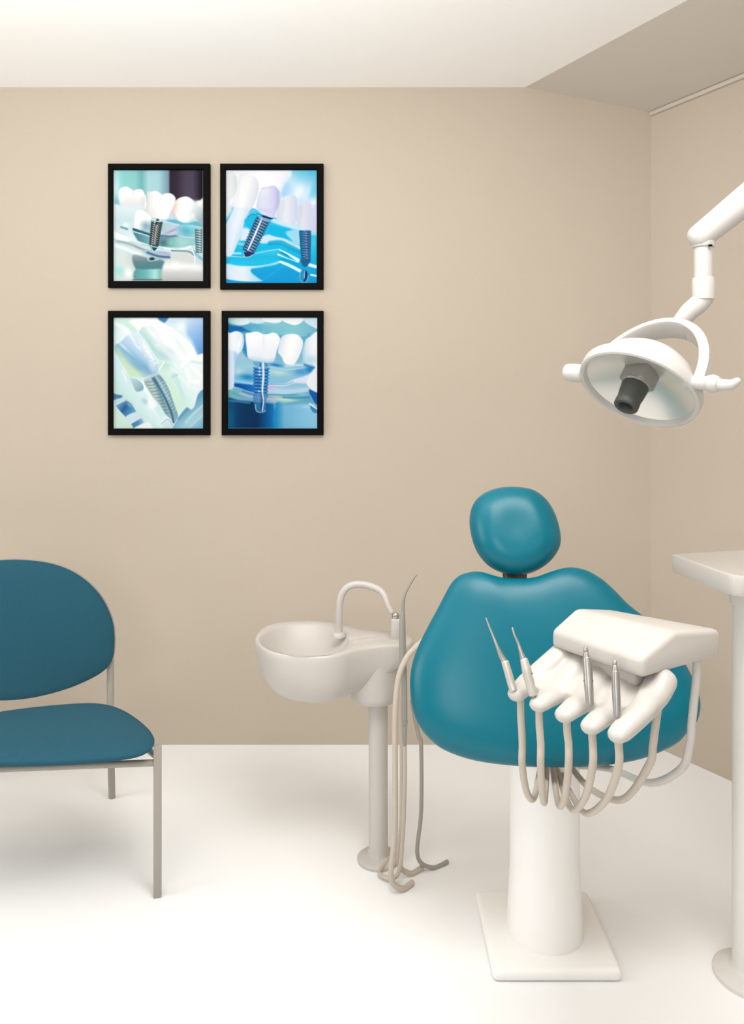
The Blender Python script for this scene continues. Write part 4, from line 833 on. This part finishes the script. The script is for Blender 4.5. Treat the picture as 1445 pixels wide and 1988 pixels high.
# ---------------------------------------------------------------- operating lamp
def lamp():
    s = lambda X, Y: (1070+X/3.824, 330+Y/3.824); d = 1.70; Zu = Vector((0, 0, 1))
    q = lambda X, Y, dd=0: P(*s(X, Y), d+dd)
    nrm = Vector((-.49, -.368, -.786)).normalized()
    cen = q(647, 1632)
    back = -nrm
    # ceiling mount beyond the frame
    px_, py_ = 1.12, 1.62
    root = thing('operating_lamp', (px_, py_, ZS), 'white dental operating lamp with round reflector on a jointed arm', 'lamp')
    rr = .1315
    obj('lamp_shell', *lathe(cen, back, [(rr-.008, .004), (rr-.012, .012), (rr-.014, .022), (rr-.020, .044), (rr-.034, .066), (rr-.056, .085), (rr-.085, .097), (.03, .102), (0, .103)], 72, False), M['lampwhite'], root)
    obj('rim', *lathe(cen, back, [(rr-.012, .012), (rr-.0105, .002), (rr-.008, -.004), (rr-.003, -.006), (rr+.001, -.004), (rr+.003, .001), (rr+.003, .018), (rr+.0015, .021), (rr-.002, .0225), (rr-.014, .023)], 72, False), M['lampwhite'], root)
    obj('reflector', *lathe(cen, back, [(rr-.0105, .008), (rr-.024, .017), (rr-.05, .030), (rr-.08, .042), (.02, .049), (0, .050)], 72, False), M['reflector'], root)
    # bulb carrier
    h = nrm.cross(Zu).normalized(); v = nrm.cross(h)
    b0 = cen+back*.049+Vector((-.005, 0, .010))
    bh = obj('bulb_carrier', *obox(b0-back*.022, h*.030, v*.027, back*.026, .004, 3), M['midgrey'], root)
    obj('carrier_ring', *lathe(b0-back*.046, nrm, [(.020, -.003), (.031, -.002), (.032, .002), (.029, .006), (.020, .007)], 40, False), M['midgrey'], bh)
    sh = obj('bulb_shield', *lathe(b0-back*.046, nrm, [(.0295, 0), (.0295, .010), (.0278, .030), (.0255, .046), (.0265, .049), (.0265, .062), (.0245, .0645), (.0170, .0645), (.0150, .062), (.0135, .030), (0, .030)], 44, False), M['darkgrey'], root)
    obj('shield_bore', *lathe(b0-back*.048, nrm, [(.0120, .0315), (0, .0316)], 30, False), M['hole'], sh)  # black disc paints the darkness at the bottom of the bore
    # pivot axis through the rim, above its centre
    pc = cen+back*.010
    L0 = on_plane(*s(226, 1510), pc, nrm); R0 = on_plane(*s(985, 1570), pc, nrm)
    a = (R0-L0).normalized(); u = (R0-L0).length/759
    L1, R1 = L0+a*8*u, R0+a*112*u; axc = (L1+R1)/2; YR = (R1-L1).length/2
    obj('left_handle', *tube([L0+a*.001, L0-a*50*u, L0-a*112*u], [.0205, .0215, .0200], 28, 4, .5), M['lampwhite'], root)
    g = obj('right_handle', *tube([R0+a*.003, R0+a*80*u, R0+a*165*u], [.0135, .0140, .0150], 24, 2, .3), M['lampwhite'], root)
    obj('handle_knob', *tube([R0+a*160*u, R0+a*190*u, R0+a*222*u], [.0165, .0192, .0165], 24, 4, .3), M['lampwhite'], g)
    k = R0+a*220*u
    obj('handle_grip', *tube([k, k+a*35*u-Zu*.001, k+a*85*u+Zu*.001, k+a*128*u+Zu*.010], [.0130, .0122, .0112, .0070], 20, 6, .8), M['lampwhite'], g)
    # yoke: a strap from pivot to pivot over the shell
    lo_, hi_ = -.2, .3
    for _ in range(40):
        tt = (lo_+hi_)/2
        if (q(905, 1092, tt)-axc).dot(a) > 0: lo_ = tt
        else: hi_ = tt
    dy = lo_; apex = q(905, 1092, dy)
    print('LAMP apex depth offset', dy, 'axis', a)
    ydir = apex-axc; yl = ydir.length; ydn = ydir.normalized(); yw = a.cross(ydn)
    Vv, Ff = [], []; NN = 60; wd = .052
    if yw.y < 0: yw = -yw
    for i in range(NN+1):
        t = math.pi*i/NN; ce = -math.cos(t); si = math.sin(t)
        p = axc+a*ce*YR+ydn*yl*si
        nn = (a*ce/YR+ydn*si/yl).normalized()
        w_ = wd*(.40+.60*si); th = .0165*(1+.30*ce)
        for (iu, iw) in ((0, .05), (.1, 0), (.88, 0), (1, .05), (1, .95), (.9, 1), (.1, 1), (0, .95)):
            Vv.append(p-nn*th*(1-iu)+yw*w_*iw)
    for i in range(NN):
        for j in range(8): Ff.append((i*8+j, i*8+(j+1) % 8, i*8+8+(j+1) % 8, i*8+8+j))
    Ff.append(tuple(range(8))); Ff.append(tuple(NN*8+j for j in range(8)))
    obj('yoke', Vv, Ff, M['lampwhite'], root, angle=35)
    # elbow, collar, stem
    d += dy
    el = [q(955, 1140, .020), q(985, 1105, .014), q(1030, 1050, .008), q(1090, 1000, .004), q(1132, 955, 0), q(1132, 930)]
    obj('elbow', *tube(el, [.019, .0205, .0215, .0225, .0215, .0205], 24, 8, .4), M['lampwhite'], root)
    st0 = q(1132, 962); top = q(1132, 560)
    obj('stem_collar', *lathe(st0, (0, 0, 1), [(.018, -.004), (.0245, 0), (.0248, .046), (.0235, .0495), (.016, .050)], 40, False), M['lampwhite'], root)
    obj('stem', *lathe(st0, (0, 0, 1), [(0, .04), (.0206, .04), (.0206, (top-st0).z+.012)], 40, False), M['lampwhite'], root)
    # heavy spring arm going up to the right
    a0 = q(1098, 505); a1 = q(1434, 232, -.02); dr = (a1-a0)
    end = a0+dr*2.15
    arm = obj('arm', *tube([a0, a0+dr*.5, a1, end], [.0295, .0315, .0335, .036], 32, 6, .75), M['lampwhite'], root)
    obj('arm_boss', *lathe(q(1132, 585), (0, 0, 1), [(0, 0), (.0185, 0), (.0245, .004), (.026, .012), (.026, .03)], 40, False), M['lampwhite'], root)
    obj('arm_slot', *obox(q(1184, 560, -.026), Vector((.0042, 0, 0)), Vector((0, .002, 0)), Vector((0, 0, .0022)), .001, 2), M['hole'], arm)  # small black block; its colour stands in for a shaded slot
    obj('arm_joint', *rounded_rod(end-Zu*.05, (0, 0, 1), .045, .10, .01), M['lampwhite'], root)
    zc = ZS+.02
    obj('ceiling_post', *tube([end, Vector((end.x, end.y, 2.55))], .028, 24, 1), M['lampwhite'], root)
    return root
lamp()
